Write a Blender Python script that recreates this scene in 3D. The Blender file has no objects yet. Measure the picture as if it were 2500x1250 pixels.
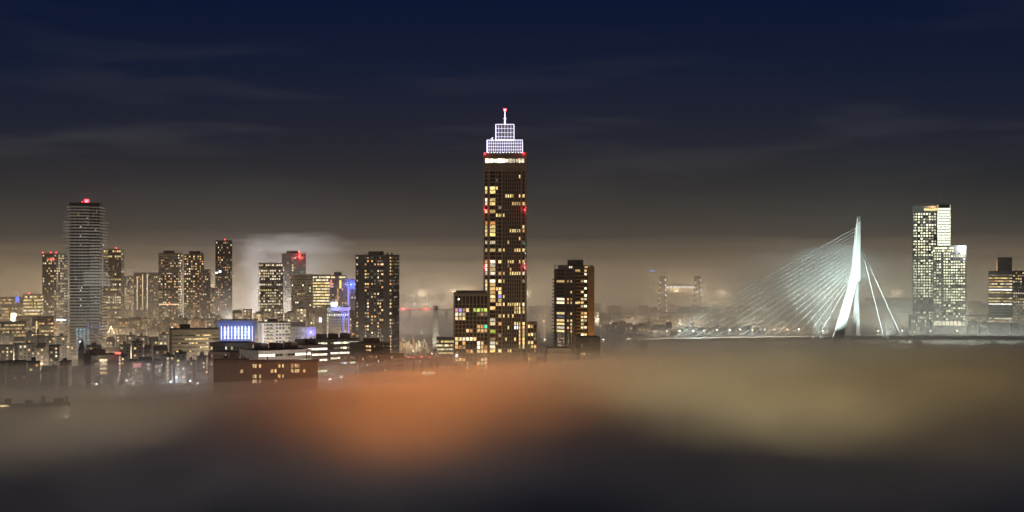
import bpy, math, random
from mathutils import noise, Vector, Matrix
random.seed(11)
sc = bpy.context.scene
COL = sc.collection
# ------------------------------------------------------------------ camera
F = 3490.0; CAMZ = 90.0; HY = 657.0          # photo pixels per unit tangent, camera height, horizon row
def PX(x, Y): return (x - 1250) / F * Y
def PZ(y, Y): return CAMZ - (y - HY) / F * Y
def GY(y, z=0.0): return (CAMZ - z) * F / (y - HY)   # distance of a point of height z seen at row y
cd = bpy.data.cameras.new('camera'); cam = bpy.data.objects.new('camera', cd); COL.objects.link(cam)
cam.location = (0, 0, CAMZ); cam.rotation_euler = (math.pi / 2, 0, 0)
cd.sensor_width = 36; cd.lens = 36 * F / 2500; cd.shift_y = 32 / 2500; cd.clip_start = 1; cd.clip_end = 60000
sc.camera = cam
# ------------------------------------------------------------------ render
sc.render.engine = 'CYCLES'
sc.view_settings.view_transform = 'Standard'; sc.view_settings.look = 'None'
sc.view_settings.exposure = 0.0; sc.view_settings.gamma = 1.0
cy = sc.cycles
cy.use_denoising = True; cy.max_bounces = 4; cy.volume_bounces = 1; cy.diffuse_bounces = 0
cy.glossy_bounces = 2; cy.transmission_bounces = 2; cy.transparent_max_bounces = 32
cy.sample_clamp_indirect = 1.5; cy.use_light_tree = True
cy.use_adaptive_sampling = False; cy.sample_clamp_direct = 25.0
cy.caustics_reflective = False; cy.caustics_refractive = False
# ------------------------------------------------------------------ night sky
def sl(c): return tuple((v / 255 / 12.92 if v / 255 <= .04045 else ((v / 255 + .055) / 1.055) ** 2.4) for v in c) + (1,)
w = bpy.data.worlds.new('World'); sc.world = w; w.use_nodes = True
nt = w.node_tree; N = nt.nodes; L = nt.links; bg = N['Background']
tc = N.new('ShaderNodeTexCoord'); sx = N.new('ShaderNodeSeparateXYZ'); L.new(tc.outputs['Generated'], sx.inputs[0])
cr = N.new('ShaderNodeValToRGB'); L.new(sx.outputs['Z'], cr.inputs[0])
def ramp(node, stops):
    e = node.color_ramp.elements
    e[0].position, e[0].color = stops[0][0], stops[0][1]; e[1].position, e[1].color = stops[-1][0], stops[-1][1]
    for p, c in stops[1:-1]:
        k = e.new(p); k.color = c
ramp(cr, [(p, sl(c)) for p, c in [(0.0, (80, 74, 65)), (0.03, (49, 50, 50)), (.06, (33, 37, 43)), (.10, (22, 30, 48)), (.14, (12, 25, 50)), (.19, (2, 19, 49)), (.5, (7, 15, 36)), (1, (6, 12, 30))]])
# streaks of thin cloud lit by the city
mp = N.new('ShaderNodeMapping'); mp.inputs['Scale'].default_value = (2.1, 2.1, 16.0); mp.inputs['Location'].default_value = (.9, 5.1, 1.4)
L.new(tc.outputs['Generated'], mp.inputs[0])
nz = N.new('ShaderNodeTexNoise'); nz.inputs['Scale'].default_value = 2.6; nz.inputs['Detail'].default_value = 6; nz.inputs['Roughness'].default_value = .55
nz.inputs['Distortion'].default_value = .25
L.new(mp.outputs[0], nz.inputs['Vector'])
c2 = N.new('ShaderNodeValToRGB'); ramp(c2, [(.50, (0, 0, 0, 1)), (.74, (1, 1, 1, 1))]); L.new(nz.outputs['Fac'], c2.inputs[0])
c3 = N.new('ShaderNodeValToRGB'); ramp(c3, [(.0, (0, 0, 0, 1)), (.045, (.3, .3, .3, 1)), (.09, (1, 1, 1, 1)), (.14, (.5, .5, .5, 1)), (.2, (.12, .12, .12, 1)), (.5, (.1, .1, .1, 1))]); L.new(sx.outputs['Z'], c3.inputs[0])
mu = N.new('ShaderNodeMath'); mu.operation = 'MULTIPLY'; L.new(c2.outputs[0], mu.inputs[0]); L.new(c3.outputs[0], mu.inputs[1])
mx = N.new('ShaderNodeMix'); mx.data_type = 'RGBA'; mx.blend_type = 'ADD'
L.new(mu.outputs[0], mx.inputs['Factor']); L.new(cr.outputs[0], mx.inputs['A']); mx.inputs['B'].default_value = (.021, .019, .016, 1)
L.new(mx.outputs['Result'], bg.inputs[0]); bg.inputs[1].default_value = 1.0

# ------------------------------------------------------------------ materials
M = {}
def base_mat(name, col, rough=.75, metal=0.0, var=.18, scale=.25, bump=0.0):
    m = bpy.data.materials.new(name); m.use_nodes = True; n = m.node_tree.nodes; l = m.node_tree.links
    b = n['Principled BSDF']; b.inputs['Roughness'].default_value = rough; b.inputs['Metallic'].default_value = metal
    t = n.new('ShaderNodeTexCoord'); z = n.new('ShaderNodeTexNoise'); z.inputs['Scale'].default_value = scale; z.inputs['Detail'].default_value = 5
    l.new(t.outputs['Object'], z.inputs['Vector'])
    r = n.new('ShaderNodeValToRGB'); ramp(r, [(.3, tuple(c * (1 - var) for c in col) + (1,)), (.7, tuple(min(1, c * (1 + var)) for c in col) + (1,))])
    l.new(z.outputs['Fac'], r.inputs[0]); l.new(r.outputs[0], b.inputs['Base Color'])
    if bump:
        bp = n.new('ShaderNodeBump'); bp.inputs['Strength'].default_value = bump; l.new(z.outputs['Fac'], bp.inputs['Height']); l.new(bp.outputs[0], b.inputs['Normal'])
    M[name] = m; return m
def lit_mat(name, c_lo, c_hi, s, rooms=True, spread=.55):
    """a lit window or lamp: colour and power differ from object to object, curtains and furniture break up the light"""
    m = bpy.data.materials.new(name); m.use_nodes = True; n = m.node_tree.nodes; l = m.node_tree.links
    b = n['Principled BSDF']; b.inputs['Base Color'].default_value = (.05, .05, .05, 1); b.inputs['Roughness'].default_value = .2
    oi = n.new('ShaderNodeObjectInfo')
    r = n.new('ShaderNodeValToRGB'); ramp(r, [(0, c_lo + (1,)), (1, c_hi + (1,))]); l.new(oi.outputs['Random'], r.inputs[0])
    l.new(r.outputs[0], b.inputs['Emission Color'])
    if rooms:
        w2 = n.new('ShaderNodeTexWhiteNoise'); w2.noise_dimensions = '1D'; l.new(oi.outputs['Random'], w2.inputs['W'])
        a = n.new('ShaderNodeMath'); a.operation = 'MULTIPLY_ADD'; l.new(w2.outputs['Value'], a.inputs[0]); a.inputs[1].default_value = 2 * spread; a.inputs[2].default_value = 1 - spread
        t = n.new('ShaderNodeTexCoord'); vm = n.new('ShaderNodeVectorMath'); vm.operation = 'MULTIPLY_ADD'
        l.new(t.outputs['Object'], vm.inputs[0]); vm.inputs[1].default_value = (1.1, 1.1, .45)
        cb = n.new('ShaderNodeCombineXYZ'); k = n.new('ShaderNodeMath'); k.operation = 'MULTIPLY'; k.inputs[1].default_value = 90; l.new(oi.outputs['Random'], k.inputs[0])
        l.new(k.outputs[0], cb.inputs[0]); l.new(k.outputs[0], cb.inputs[2]); l.new(cb.outputs[0], vm.inputs[2])
        z = n.new('ShaderNodeTexNoise'); z.inputs['Scale'].default_value = 1.2; z.inputs['Detail'].default_value = 2; l.new(vm.outputs[0], z.inputs['Vector'])
        q = n.new('ShaderNodeMapRange'); q.inputs['From Min'].default_value = .33; q.inputs['From Max'].default_value = .62; q.inputs['To Min'].default_value = .3; q.inputs['To Max'].default_value = 1.25
        l.new(z.outputs['Fac'], q.inputs['Value'])
        p = n.new('ShaderNodeMath'); p.operation = 'MULTIPLY'; l.new(a.outputs[0], p.inputs[0]); l.new(q.outputs[0], p.inputs[1])
        p2 = n.new('ShaderNodeMath'); p2.operation = 'MULTIPLY'; l.new(p.outputs[0], p2.inputs[0]); p2.inputs[1].default_value = s
        l.new(p2.outputs[0], b.inputs['Emission Strength'])
    else:
        b.inputs['Emission Strength'].default_value = s
    m.cycles.emission_sampling = 'NONE'
    M[name] = m; return m
WS = 1.0   # window light level
lit_mat('warm', (1, .52, .19), (1, .72, .34), 1.25 * WS)
lit_mat('yellow', (1, .70, .22), (1, .80, .36), 1.25 * WS)
lit_mat('white', (1, .80, .48), (1, .90, .68), 1.45 * WS)
lit_mat('cool', (.72, .86, 1), (.90, .97, 1), 1.8 * WS)
lit_mat('mint', (.90, 1, .58), (1, .97, .66), 2.3 * WS)
lit_mat('orange', (1, .34, .09), (1, .52, .20), 1.1 * WS)
lit_mat('dim', (.9, .62, .34), (.7, .66, .56), .32 * WS)
lit_mat('red', (1, .10, .07), (1, .16, .10), 1.3, False)
lit_mat('green', (.05, 1, .45), (.12, 1, .6), 1.2, False)
lit_mat('lime', (.62, .85, .12), (.72, .9, .2), .9 * WS)
lit_mat('blue', (.10, .18, 1), (.16, .24, 1), 1.6, False)
lit_mat('purple', (.32, .26, 1), (.42, .34, 1), 1.2, False)
lit_mat('pink', (1, .30, .34), (1, .42, .4), .9, False)
lit_mat('tealglass', (.10, .30, .42), (.16, .40, .5), 1.3, True, .3)
lit_mat('amber_tube', (1, .72, .40), (1, .78, .46), 1.6, False)
lit_mat('led_white', (.62, .78, 1), (.74, .86, 1), 2.2, False)
lit_mat('led_lilac', (.72, .62, 1), (.8, .66, 1), 2.0, False)
lit_mat('crown_glow', (.80, .74, 1), (.84, .78, 1), 1.9, False)  # glow that replaces the lamplight on the white crown parts
lit_mat('lamp_warm', (1, .74, .42), (1, .8, .5), 9.0, False)
lit_mat('lamp_sodium', (1, .45, .12), (1, .5, .16), 9.0, False)
lit_mat('lamp_cool', (.86, .95, 1), (.9, .97, 1), 9.0, False)
lit_mat('beacon', (1, .02, .03), (1, .03, .045), 9.0, False)
lit_mat('sign_white', (.80, .92, 1), (.86, .95, 1), 6.0, False)
base_mat('concrete', (.34, .33, .31)); base_mat('pale', (.55, .53, .50)); base_mat('white_paint', (.78, .79, .78), .5, 0, .05)
base_mat('brick', (.22, .15, .11)); base_mat('dark_brick', (.105, .095, .088)); base_mat('grey', (.22, .22, .22)); base_mat('dark', (.12, .118, .115))
base_mat('brown', (.25, .215, .17)); base_mat('bronze', (.25, .26, .24)); base_mat('ochre', (.36, .25, .12)); base_mat('roofing', (.06, .06, .062), .9); base_mat('tile', (.10, .06, .05), .8)
base_mat('steel', (.30, .31, .33), .4, .7); base_mat('slab_white', (.62, .62, .60), .6, 0, .08); base_mat('bark', (.06, .05, .04), .9); base_mat('twig', (.07, .055, .04), .9)
base_mat('blue_lit_wall', (.06, .10, .30), .5); base_mat('car_paint', (.12, .12, .13), .3, .3); base_mat('rubber', (.02, .02, .02), .9)
base_mat('asphalt', (.05, .05, .052), .85, 0, .25, .05); base_mat('land', (.06, .058, .052), .9, 0, .35, .01); base_mat('quay_stone', (.24, .22, .19), .8, 0, .25, .15)
base_mat('lilac_lit_wall', (.50, .48, .56), .6); base_mat('hull', (.10, .09, .09), .5)
g = base_mat('glass', (.022, .026, .030), .12, 0, .3, .05)
# river: dark, slightly rippled
m = base_mat('water', (.012, .015, .018), .16, 0, .1, .01)
n = m.node_tree.nodes; l = m.node_tree.links; t = n.new('ShaderNodeTexCoord'); z = n.new('ShaderNodeTexNoise'); z.inputs['Scale'].default_value = .35; z.inputs['Detail'].default_value = 4
l.new(t.outputs['Object'], z.inputs['Vector']); b = n.new('ShaderNodeBump'); b.inputs['Strength'].default_value = .12; b.inputs['Distance'].default_value = .4
l.new(z.outputs['Fac'], b.inputs['Height']); l.new(b.outputs[0], n['Principled BSDF'].inputs['Normal'])
def vol_mat(name, dens, col=(.95, .95, .95), g=0.2):
    m = bpy.data.materials.new(name); m.use_nodes = True; n = m.node_tree.nodes; n.clear()
    o = n.new('ShaderNodeOutputMaterial'); v = n.new('ShaderNodeVolumePrincipled')
    v.inputs['Density'].default_value = dens; v.inputs['Color'].default_value = col + (1,); v.inputs['Anisotropy'].default_value = g
    for q in ('Density Attribute', 'Color Attribute', 'Temperature Attribute'): v.inputs[q].default_value = ''   # even density: no grids
    m.node_tree.links.new(v.outputs[0], o.inputs['Volume']); m.cycles.homogeneous_volume = True
    M[name] = m; return m

# ------------------------------------------------------------------ building blocks
class MB:
    def __init__(s): s.v = []; s.f = []
    def box(s, x0, x1, y0, y1, z0, z1):
        k = len(s.v); s.v += [(x, y, z) for z in (z0, z1) for y in (y0, y1) for x in (x0, x1)]
        s.f += [(k, k + 2, k + 3, k + 1), (k + 4, k + 5, k + 7, k + 6), (k, k + 1, k + 5, k + 4), (k + 2, k + 6, k + 7, k + 3), (k, k + 4, k + 6, k + 2), (k + 1, k + 3, k + 7, k + 5)]
        return s
    def prism(s, poly, z0, z1):
        k = len(s.v); n = len(poly); s.v += [(x, y, z0) for x, y in poly] + [(x, y, z1) for x, y in poly]
        s.f += [tuple(k + i for i in reversed(range(n))), tuple(k + n + i for i in range(n))]
        s.f += [(k + i, k + (i + 1) % n, k + n + (i + 1) % n, k + n + i) for i in range(n)]
        return s
    def tube(s, p, q, r0, r1=None, n=6):
        r1 = r0 if r1 is None else r1; p = Vector(p); q = Vector(q); d = (q - p).normalized()
        a = d.orthogonal().normalized(); b = d.cross(a); k = len(s.v)
        for c, r in ((p, r0), (q, r1)):
            for i in range(n):
                t = 2 * math.pi * i / n; s.v.append(tuple(c + a * (r * math.cos(t)) + b * (r * math.sin(t))))
        s.f += [(k + i, k + (i + 1) % n, k + n + (i + 1) % n, k + n + i) for i in range(n)]
        s.f += [tuple(k + i for i in reversed(range(n))), tuple(k + n + i for i in range(n))]
        return s
    def gable(s, x0, x1, y0, y1, z0, h):
        k = len(s.v); ym = (y0 + y1) / 2
        s.v += [(x0, y0, z0), (x1, y0, z0), (x1, y1, z0), (x0, y1, z0), (x0, ym, z0 + h), (x1, ym, z0 + h)]
        s.f += [(k, k + 3, k + 2, k + 1), (k, k + 1, k + 5, k + 4), (k + 2, k + 3, k + 4, k + 5), (k, k + 4, k + 3), (k + 1, k + 2, k + 5)]
        return s
    def hexa(s, bot, top):
        k = len(s.v); s.v += list(bot) + list(top); n = len(bot)
        s.f += [tuple(k + i for i in reversed(range(n))), tuple(k + n + i for i in range(n))] + [(k + i, k + (i + 1) % n, k + n + (i + 1) % n, k + n + i) for i in range(n)]
        return s
    def mesh(s, name, mat):
        me = bpy.data.meshes.new(name); me.from_pydata(s.v, [], s.f); me.materials.append(M[mat]); return me
def link(name, data, parent=None, loc=None, rz=0):
    o = bpy.data.objects.new(name, data); COL.objects.link(o)
    if parent is not None: o.parent = parent
    if loc is not None: o.location = loc
    if rz: o.rotation_euler = (0, 0, rz)
    return o
def part(name, mb, mat, parent, kind=None, label=None):
    o = link(name, mb.mesh(name, mat), parent)
    if kind: o['kind'] = kind
    if label: o['label'] = label
    return o
def tag(o, label, cat, group=None):
    o['label'] = label; o['category'] = cat
    if group: o['group'] = group
    return o
def thing(name, label, cat, loc=(0, 0, 0), rz=0, group=None):
    return tag(link(name, None, None, loc, rz), label, cat, group)
def struct(name, mb, mat):
    o = link(name, mb.mesh(name, mat)); o['kind'] = 'structure'; return o
ORD = 'first second third fourth fifth sixth seventh eighth ninth tenth eleventh twelfth thirteenth fourteenth fifteenth sixteenth seventeenth eighteenth nineteenth twentieth'.split()
def ordinal(i): return ORD[i] if i < 20 else 'twenty ' + ORD[i - 20] if i < 29 else 'thirtieth' if i == 29 else 'thirty ' + ORD[i - 30]

# lights: one light data per kind, shared
LIGHTS = {}
def light(parent, loc, power, col, r=.5, name='lamp_light'):
    k = (round(power, 1), col, r)
    if k not in LIGHTS:
        d = bpy.data.lights.new(name, 'POINT'); d.energy = power; d.color = col; d.shadow_soft_size = r; LIGHTS[k] = d
    o = bpy.data.objects.new(name, LIGHTS[k]); COL.objects.link(o); o.parent = parent; o.location = loc; return o
def spot(parent, loc, target, power, col, ang, r=.5, blend=.6):
    d = bpy.data.lights.new('flood_light', 'SPOT'); d.energy = power; d.color = col; d.spot_size = math.radians(ang); d.spot_blend = blend; d.shadow_soft_size = r
    o = bpy.data.objects.new('flood_light', d); COL.objects.link(o); o.parent = parent; o.location = loc
    o.rotation_euler = (Vector(target) - Vector(loc)).to_track_quat('-Z', 'Y').to_euler(); return o

PANE = {}
def pane(wd, ht, key):
    k = (round(wd, 2), round(ht, 2), key)
    if k not in PANE: PANE[k] = MB().box(-wd / 2, wd / 2, -.05, .05, -ht / 2, ht / 2).mesh('window', key)
    return PANE[k]

class Block:
    """a rectangular building in its own axes: front towards -y. cut with real window openings."""
    def __init__(s, root, wall, core='glass', proud=.35):
        s.root = root; s.wall = wall; s.proud = proud; s.mb = MB(); s.wins = []
    def volume(s, x0, x1, y0, y1, z0, z1, faces, cap=True, capmat=None):
        """faces: {'F': (cols, rows, lit)}: cols = [(u0,u1)], rows = [(z0,z1)] openings, lit(i, j) -> material or None"""
        p = s.proud; mb = s.mb
        cx0, cx1, cy0, cy1 = x0 + p, x1 - p, y0 + p, y1 - p
        mb.box(cx0, cx1, cy0, cy1, z0, z1)
        for ax, ay in ((x0, y0), (x1 - p, y0), (x0, y1 - p), (x1 - p, y1 - p)): mb.box(ax, ax + p, ay, ay + p, z0, z1)
        for fc in 'FRLB':
            W = (cx1 - cx0) if fc in 'FB' else (cy1 - cy0)
            cols, rows, lit = faces.get(fc, ([], [], None))
            def put(u0, u1, a, b):
                if u1 - u0 < .01 or b - a < .01: return
                if fc == 'F': mb.box(cx0 + u0, cx0 + u1, y0, cy0, a, b)
                elif fc == 'B': mb.box(cx0 + u0, cx0 + u1, cy1, y1, a, b)
                elif fc == 'R': mb.box(cx1, x1, cy0 + u0, cy0 + u1, a, b)
                else: mb.box(x0, cx0, cy1 - u1, cy1 - u0, a, b)
            cols = [(max(0, a), min(W, b)) for a, b in cols if b > 0 and a < W]
            e = [0] + [q for c in cols for q in c] + [W]
            for i in range(0, len(e), 2): put(e[i], e[i + 1], z0, z1)
            rz = sorted(rows)
            ze = [z0] + [q for r in rz for q in r] + [z1]
            for (u0, u1) in cols:
                for i in range(0, len(ze), 2): put(u0, u1, ze[i], ze[i + 1])
            for i, (u0, u1) in enumerate(cols):
                for j, (a, b) in enumerate(rows):
                    key = lit(i, j) if lit else None
                    u = (u0 + u1) / 2; zc = (a + b) / 2
                    if fc == 'F': loc, r = (cx0 + u, cy0 - .06, zc), 0
                    elif fc == 'R': loc, r = (cx1 + .06, cy0 + u, zc), math.pi / 2
                    elif fc == 'L': loc, r = (cx0 - .06, cy1 - u, zc), -math.pi / 2
                    else: continue
                    s.wins.append((loc, r, u1 - u0 - .06, b - a - .06, key))
        if cap:
            c = MB().box(x0 - .15, x1 + .15, y0 - .15, y1 + .15, z1, z1 + .9); part('parapet', c, capmat or s.wall, s.root)
    def done(s, name='wall', limit=300):
        part(name, s.mb, s.wall, s.root)
        lit = [q for q in s.wins if q[4]]; dark = [q for q in s.wins if not q[4]]
        order = lit + dark
        if len(order) <= limit: single, rest = order, []
        else: single, rest = lit[:limit], lit[limit:] + dark
        for loc, r, wd, ht, key in single: link('window', pane(wd, ht, key or 'glass'), s.root, loc, r)
        groups = {}
        for q in rest: groups.setdefault(q[4] or 'glass', []).append(q)
        for key, qs in groups.items():
            mb = MB()
            for loc, r, wd, ht, _ in qs:
                x, y, z = loc
                if r == 0: mb.box(x - wd / 2, x + wd / 2, y - .05, y + .05, z - ht / 2, z + ht / 2)
                else: mb.box(x - .05, x + .05, y - wd / 2, y + wd / 2, z - ht / 2, z + ht / 2)
            o = part('window_glazing', mb, key, s.root, 'stuff')
def cols_even(W, n, frac=.6, margin=0.0):
    p = (W - 2 * margin) / n; return [(margin + p * (i + .5 - frac / 2), margin + p * (i + .5 + frac / 2)) for i in range(n)]
def rows_down(ztop, zmin, fh, frac=.55, first=1.0):
    out = []; z = ztop - first
    while z - fh > zmin: out.append((z - fh * frac, z)); z -= fh
    return out
def fit(x0, xm, x1, Y, rel, d):
    """plan size and place of a box whose corners fall on photo columns x0..x1 at distance Y; xm is the corner between front and side"""
    s = Y / F; b = math.atan(PX((x0 + x1) / 2, Y) / Y); r = math.radians(rel); rz = -b + r
    if xm and abs(rel) > 1:
        fr = (xm - x0, x1 - xm) if rel < 0 else (x1 - xm, xm - x0)
        wd = fr[0] * s / math.cos(r); d = fr[1] * s / abs(math.sin(r))
    else: wd = (x1 - x0) * s * math.cos(b)
    cx, cyy = PX((x0 + x1) / 2, Y), Y + d / 2
    for _ in range(8):
        px = []; ys = []
        for ax in (-1, 1):
            for ay in (-1, 1):
                X = cx + ax * wd / 2 * math.cos(rz) - ay * d / 2 * math.sin(rz); YY = cyy + ax * wd / 2 * math.sin(rz) + ay * d / 2 * math.cos(rz)
                px.append(1250 + F * X / YY); ys.append(YY)
        k = (x1 - x0) / (max(px) - min(px)); wd *= k
        if xm and abs(rel) > 1: d *= k
        cx += ((x0 + x1) / 2 - (min(px) + max(px)) / 2) * s; cyy += Y - min(ys)
    return wd, d, cx, cyy, rz
def rnd_lit(p, keys, seed=0, rowp=None, only=None):
    R = random.Random(seed); memo = {}
    def fn(i, j):
        if only and not only(i, j): return None
        if rowp is not None:
            if j not in memo: memo[j] = (R.random() < rowp, R.choice(keys))
            on, k = memo[j]
            pp = p if on else .05
            return (k if R.random() < .75 else R.choice(keys)) if R.random() < pp else (None if R.random() < .8 else 'dim')
        return R.choice(keys) if R.random() < p else (None if R.random() < .88 else 'dim')
    return fn
def beacon(parent, loc, power=0, r=.7):
    mb = MB().tube((loc[0], loc[1], loc[2] - 1.2), (loc[0], loc[1], loc[2]), .12).box(loc[0] - r, loc[0] + r, loc[1] - r, loc[1] + r, loc[2], loc[2] + 1.4 * r)
    o = part('beacon_lamp', mb, 'beacon', parent)
    if power: light(parent, (loc[0], loc[1] - r - .6, loc[2] + .6), power, (1, .05, .06), .5, 'beacon_light')
    return o
def plant_room(root, x0, x1, y0, y1, z0, z1, mat='dark'):
    part('plant_room', MB().box(x0, x1, y0, y1, z0, z1), mat, root)
def simple_tower(name, label, cat, x0, xm, x1, ytop, Y, rel=0, d=24, wall='grey', fh=3.2, n=8, ns=5, frac=.6, hf=.55, p=.3, keys=('warm', 'yellow'), seed=0, rowp=None, zmin=4, cap=True, first=1.4, group=None, ps=None):
    wd, d, cx, cyy, rz = fit(x0, xm, x1, Y, rel, d); zt = PZ(ytop, Y)
    root = thing(name, label, cat, (cx, cyy, 0), rz, group)
    B = Block(root, wall); W = wd - .7; D = d - .7
    rows = rows_down(zt, zmin, fh, hf, first)
    f = {'F': (cols_even(W, n, frac), rows, rnd_lit(p, keys, seed, rowp))}
    side = 'R' if rel < 0 or (rel == 0 and x1 < 1250) else 'L'
    f[side] = (cols_even(D, ns, frac), rows, rnd_lit(p if ps is None else ps, keys, seed + 1, rowp))
    B.volume(-wd / 2, wd / 2, -d / 2, d / 2, 0, zt, f, cap); B.done()
    return root, wd, d, zt
# ================================================================== the setting
o = link('ground', MB().mesh('x', 'land')); me = bpy.data.meshes.new('ground'); me.from_pydata([(-9000, -400, 0), (9000, -400, 0), (9000, 19000, 0), (-9000, 19000, 0)], [], [(0, 1, 2, 3)]); me.materials.append(M['land']); o.data = me; o['kind'] = 'structure'
def sheet(name, pts, z, mat):
    me = bpy.data.meshes.new(name); me.from_pydata([(x, y, z) for x, y in pts], [], [tuple(range(len(pts)))]); me.materials.append(M[mat])
    o = link(name, me); o['kind'] = 'structure'; return o
river = [(250, 150), (900, 150), (620, 1200), (462, 1520), (470, 1760), (560, 2050), (640, 2380), (800, 2480), (560, 2600), (400, 2760), (470, 3250), (-420, 3300), (-330, 2500), (-205, 1900), (-75, 1640), (25, 1470), (140, 1200)]
sheet('river', river, .12, 'water')
isl = [(PX(x, GY(y, 2)), GY(y, 2)) for x, y in [(1450, 803), (1600, 824), (1720, 826), (1830, 815), (1880, 790), (1850, 773), (1740, 761), (1440, 761)]]
o = struct('island', MB().prism(isl, 0.0, 2.2), 'land')
# quays: raised stone edges along the river
def quay(pts, wd=5, h=2.4):
    for (ax, ay), (bx, by) in zip(pts, pts[1:]):
        dx, dy = bx - ax, by - ay; ln = math.hypot(dx, dy); nx, ny = -dy / ln * wd, dx / ln * wd
        struct('quay', MB().prism([(ax, ay), (bx, by), (bx + nx, by + ny), (ax + nx, ay + ny)], .02, h), 'quay_stone')
quay([(22, 1470), (-78, 1640), (-208, 1900), (-333, 2500)], -5); quay([(474, 1760), (564, 2050), (644, 2380)], -5); quay([(560, 2600), (400, 2760)], -5)
# main roads on the left bank
def road(ax, ay, bx, by, wd, z=.02):
    dx, dy = bx - ax, by - ay; ln = math.hypot(dx, dy); nx, ny = -dy / ln * wd / 2, dx / ln * wd / 2
    sheet('road', [(ax - nx, ay - ny), (bx - nx, by - ny), (bx + nx, by + ny), (ax + nx, ay + ny)], z, 'asphalt')
road(-420, 900, -30, 1240, 16); road(-60, 1050, -120, 1650, 14, .03); road(-700, 1280, -100, 1420, 12, .024)

# ------------------------------------------------------------------ air: haze and fog, all real volumes
def closed_box(name, x0, x1, y0, y1, z0, z1, mat):
    o = link(name, MB().box(x0, x1, y0, y1, z0, z1).mesh(name, mat)); o['kind'] = 'stuff'; return o
vol_mat('haze', 0.8e-4, (.95, .95, .95), 0.0)
closed_box('haze', -9200, 9200, -600, 19200, -1, 222, 'haze')
def fog_sheet(name, dens, fn, x0=-1700, x1=1700, y0=90, y1=4200, nx=64, ny=110, zb=-.6, g=.2):
    vs = []; fs = []
    for j in range(ny + 1):
        y = y0 * (y1 / y0) ** (j / ny)
        for i in range(nx + 1):
            x = x0 + (x1 - x0) * i / nx
            vs.append((x, y, max(zb + .3, fn(x, y))))
    n = len(vs); W = nx + 1
    vs += [(v[0], v[1], zb) for v in vs[:n]]
    for j in range(ny):
        for i in range(nx):
            a = j * W + i; fs.append((a, a + 1, a + W + 1, a + W)); fs.append((n + a, n + a + W, n + a + W + 1, n + a + 1))
    for i in range(nx):
        a = i; fs.append((a, n + a, n + a + 1, a + 1)); a = ny * W + i; fs.append((a, a + 1, n + a + 1, n + a))
    for j in range(ny):
        a = j * W; fs.append((a, a + W, n + a + W, n + a)); a = j * W + nx; fs.append((a, n + a, n + a + W, a + W))
    vol_mat(name, dens, (.95, .95, .95), g)
    me = bpy.data.meshes.new(name); me.from_pydata(vs, [], fs); me.materials.append(M[name])
    o = link(name, me); o['kind'] = 'stuff'; return o
def nse(x, y, s, k): return noise.fractal(Vector((x / s, y / (s * 1.4), k)), 1.0, 2.0, 3)
def sm(a, b, t): t = max(0, min(1, (t - a) / (b - a))); return t * t * (3 - 2 * t)
def bank(x, y):          # the fog bank lies deep near the camera and thins out over the city, less so over the river on the right
    r = sm(-300, 300, x)
    return 1 - sm(520 + 300 * r, 1120 + 380 * r + 200 * sm(150, 420, x), y)
fog_sheet('fog_floor', .075, lambda x, y: 13 * (1 - sm(700, 1080 + 120 * sm(-300, 300, x), y)) + 1.2 * nse(x, y, 200, 2.9), y1=1500, ny=50)
fog_sheet('fog_core', .020, lambda x, y: 25 * (1 - sm(330, 900 + 120 * sm(-300, 300, x), y)) + 1.5 * nse(x, y, 260, 6.1), y1=1400, ny=60)
fog_sheet('fog_bed', .013, lambda x, y: 1.0 + 30 * bank(x, y) + (4.5 - 2.5 * bank(x, y)) * nse(x, y, 300, 1.3))
fog_sheet('fog_bank', .0055, lambda x, y: 4 + 36 * bank(x, y) + (11 - 7 * bank(x, y)) * nse(x, y, 190, 7.7))
fog_sheet('fog_veil', .0018, lambda x, y: 20 + 27 * bank(x, y) + (15 - 6 * bank(x, y)) * nse(x, y, 230, 4.1))
# a far bank of mist behind the city: rises over the roofs
def mist_top(k, seed): return lambda x, y: (20 + 40 * sm(900, 1550, y) + 54 * sm(1550, 2400, y - .15 * x)) * k + 26 * nse(x, y, 800, seed)
for k_, (nm, f_) in enumerate((('mist_low', .74), ('mist_middle', .98), ('mist_high', 1.24))):
    fog_sheet(nm, .00032, mist_top(f_, 9.4 + 3.3 * k_), x0=-3200, x1=3200, y0=700, y1=7500, nx=56, ny=60, g=.1)
# drifting clouds of fog
def fog_puff(name, c, r, dens, seed, amp=.22, nu=28, nv=16, g=.2, power=1.0):
    vs = []; fs = []
    for j in range(1, nv):
        ph = math.pi * j / nv
        for i in range(nu):
            th = 2 * math.pi * i / nu
            d = Vector((math.sin(ph) * math.cos(th), math.sin(ph) * math.sin(th), math.cos(ph)))
            k = 1 + amp * noise.fractal(d * 1.7 + Vector((seed, 0, 0)), 1, 2, 3)
            vs.append((c[0] + d.x * r[0] * k, c[1] + d.y * r[1] * k, max(.3, c[2] + d.z * r[2] * k)))
    n = len(vs); vs += [(c[0], c[1], c[2] + r[2]), (c[0], c[1], max(.2, c[2] - r[2]))]
    for j in range(nv - 2):
        for i in range(nu):
            a = j * nu + i; b = j * nu + (i + 1) % nu; fs.append((a, a + nu, b + nu, b))
    for i in range(nu):
        fs.append((n, i, (i + 1) % nu)); a = (nv - 2) * nu; fs.append((n + 1, a + (i + 1) % nu, a + i))
    vol_mat(name, dens, (.96, .96, .96), g)
    me = bpy.data.meshes.new(name); me.from_pydata(vs, [], fs); me.materials.append(M[name])
    for p in me.polygons: p.use_smooth = True
    o = link(name, me); o['kind'] = 'stuff'; return o

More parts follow.
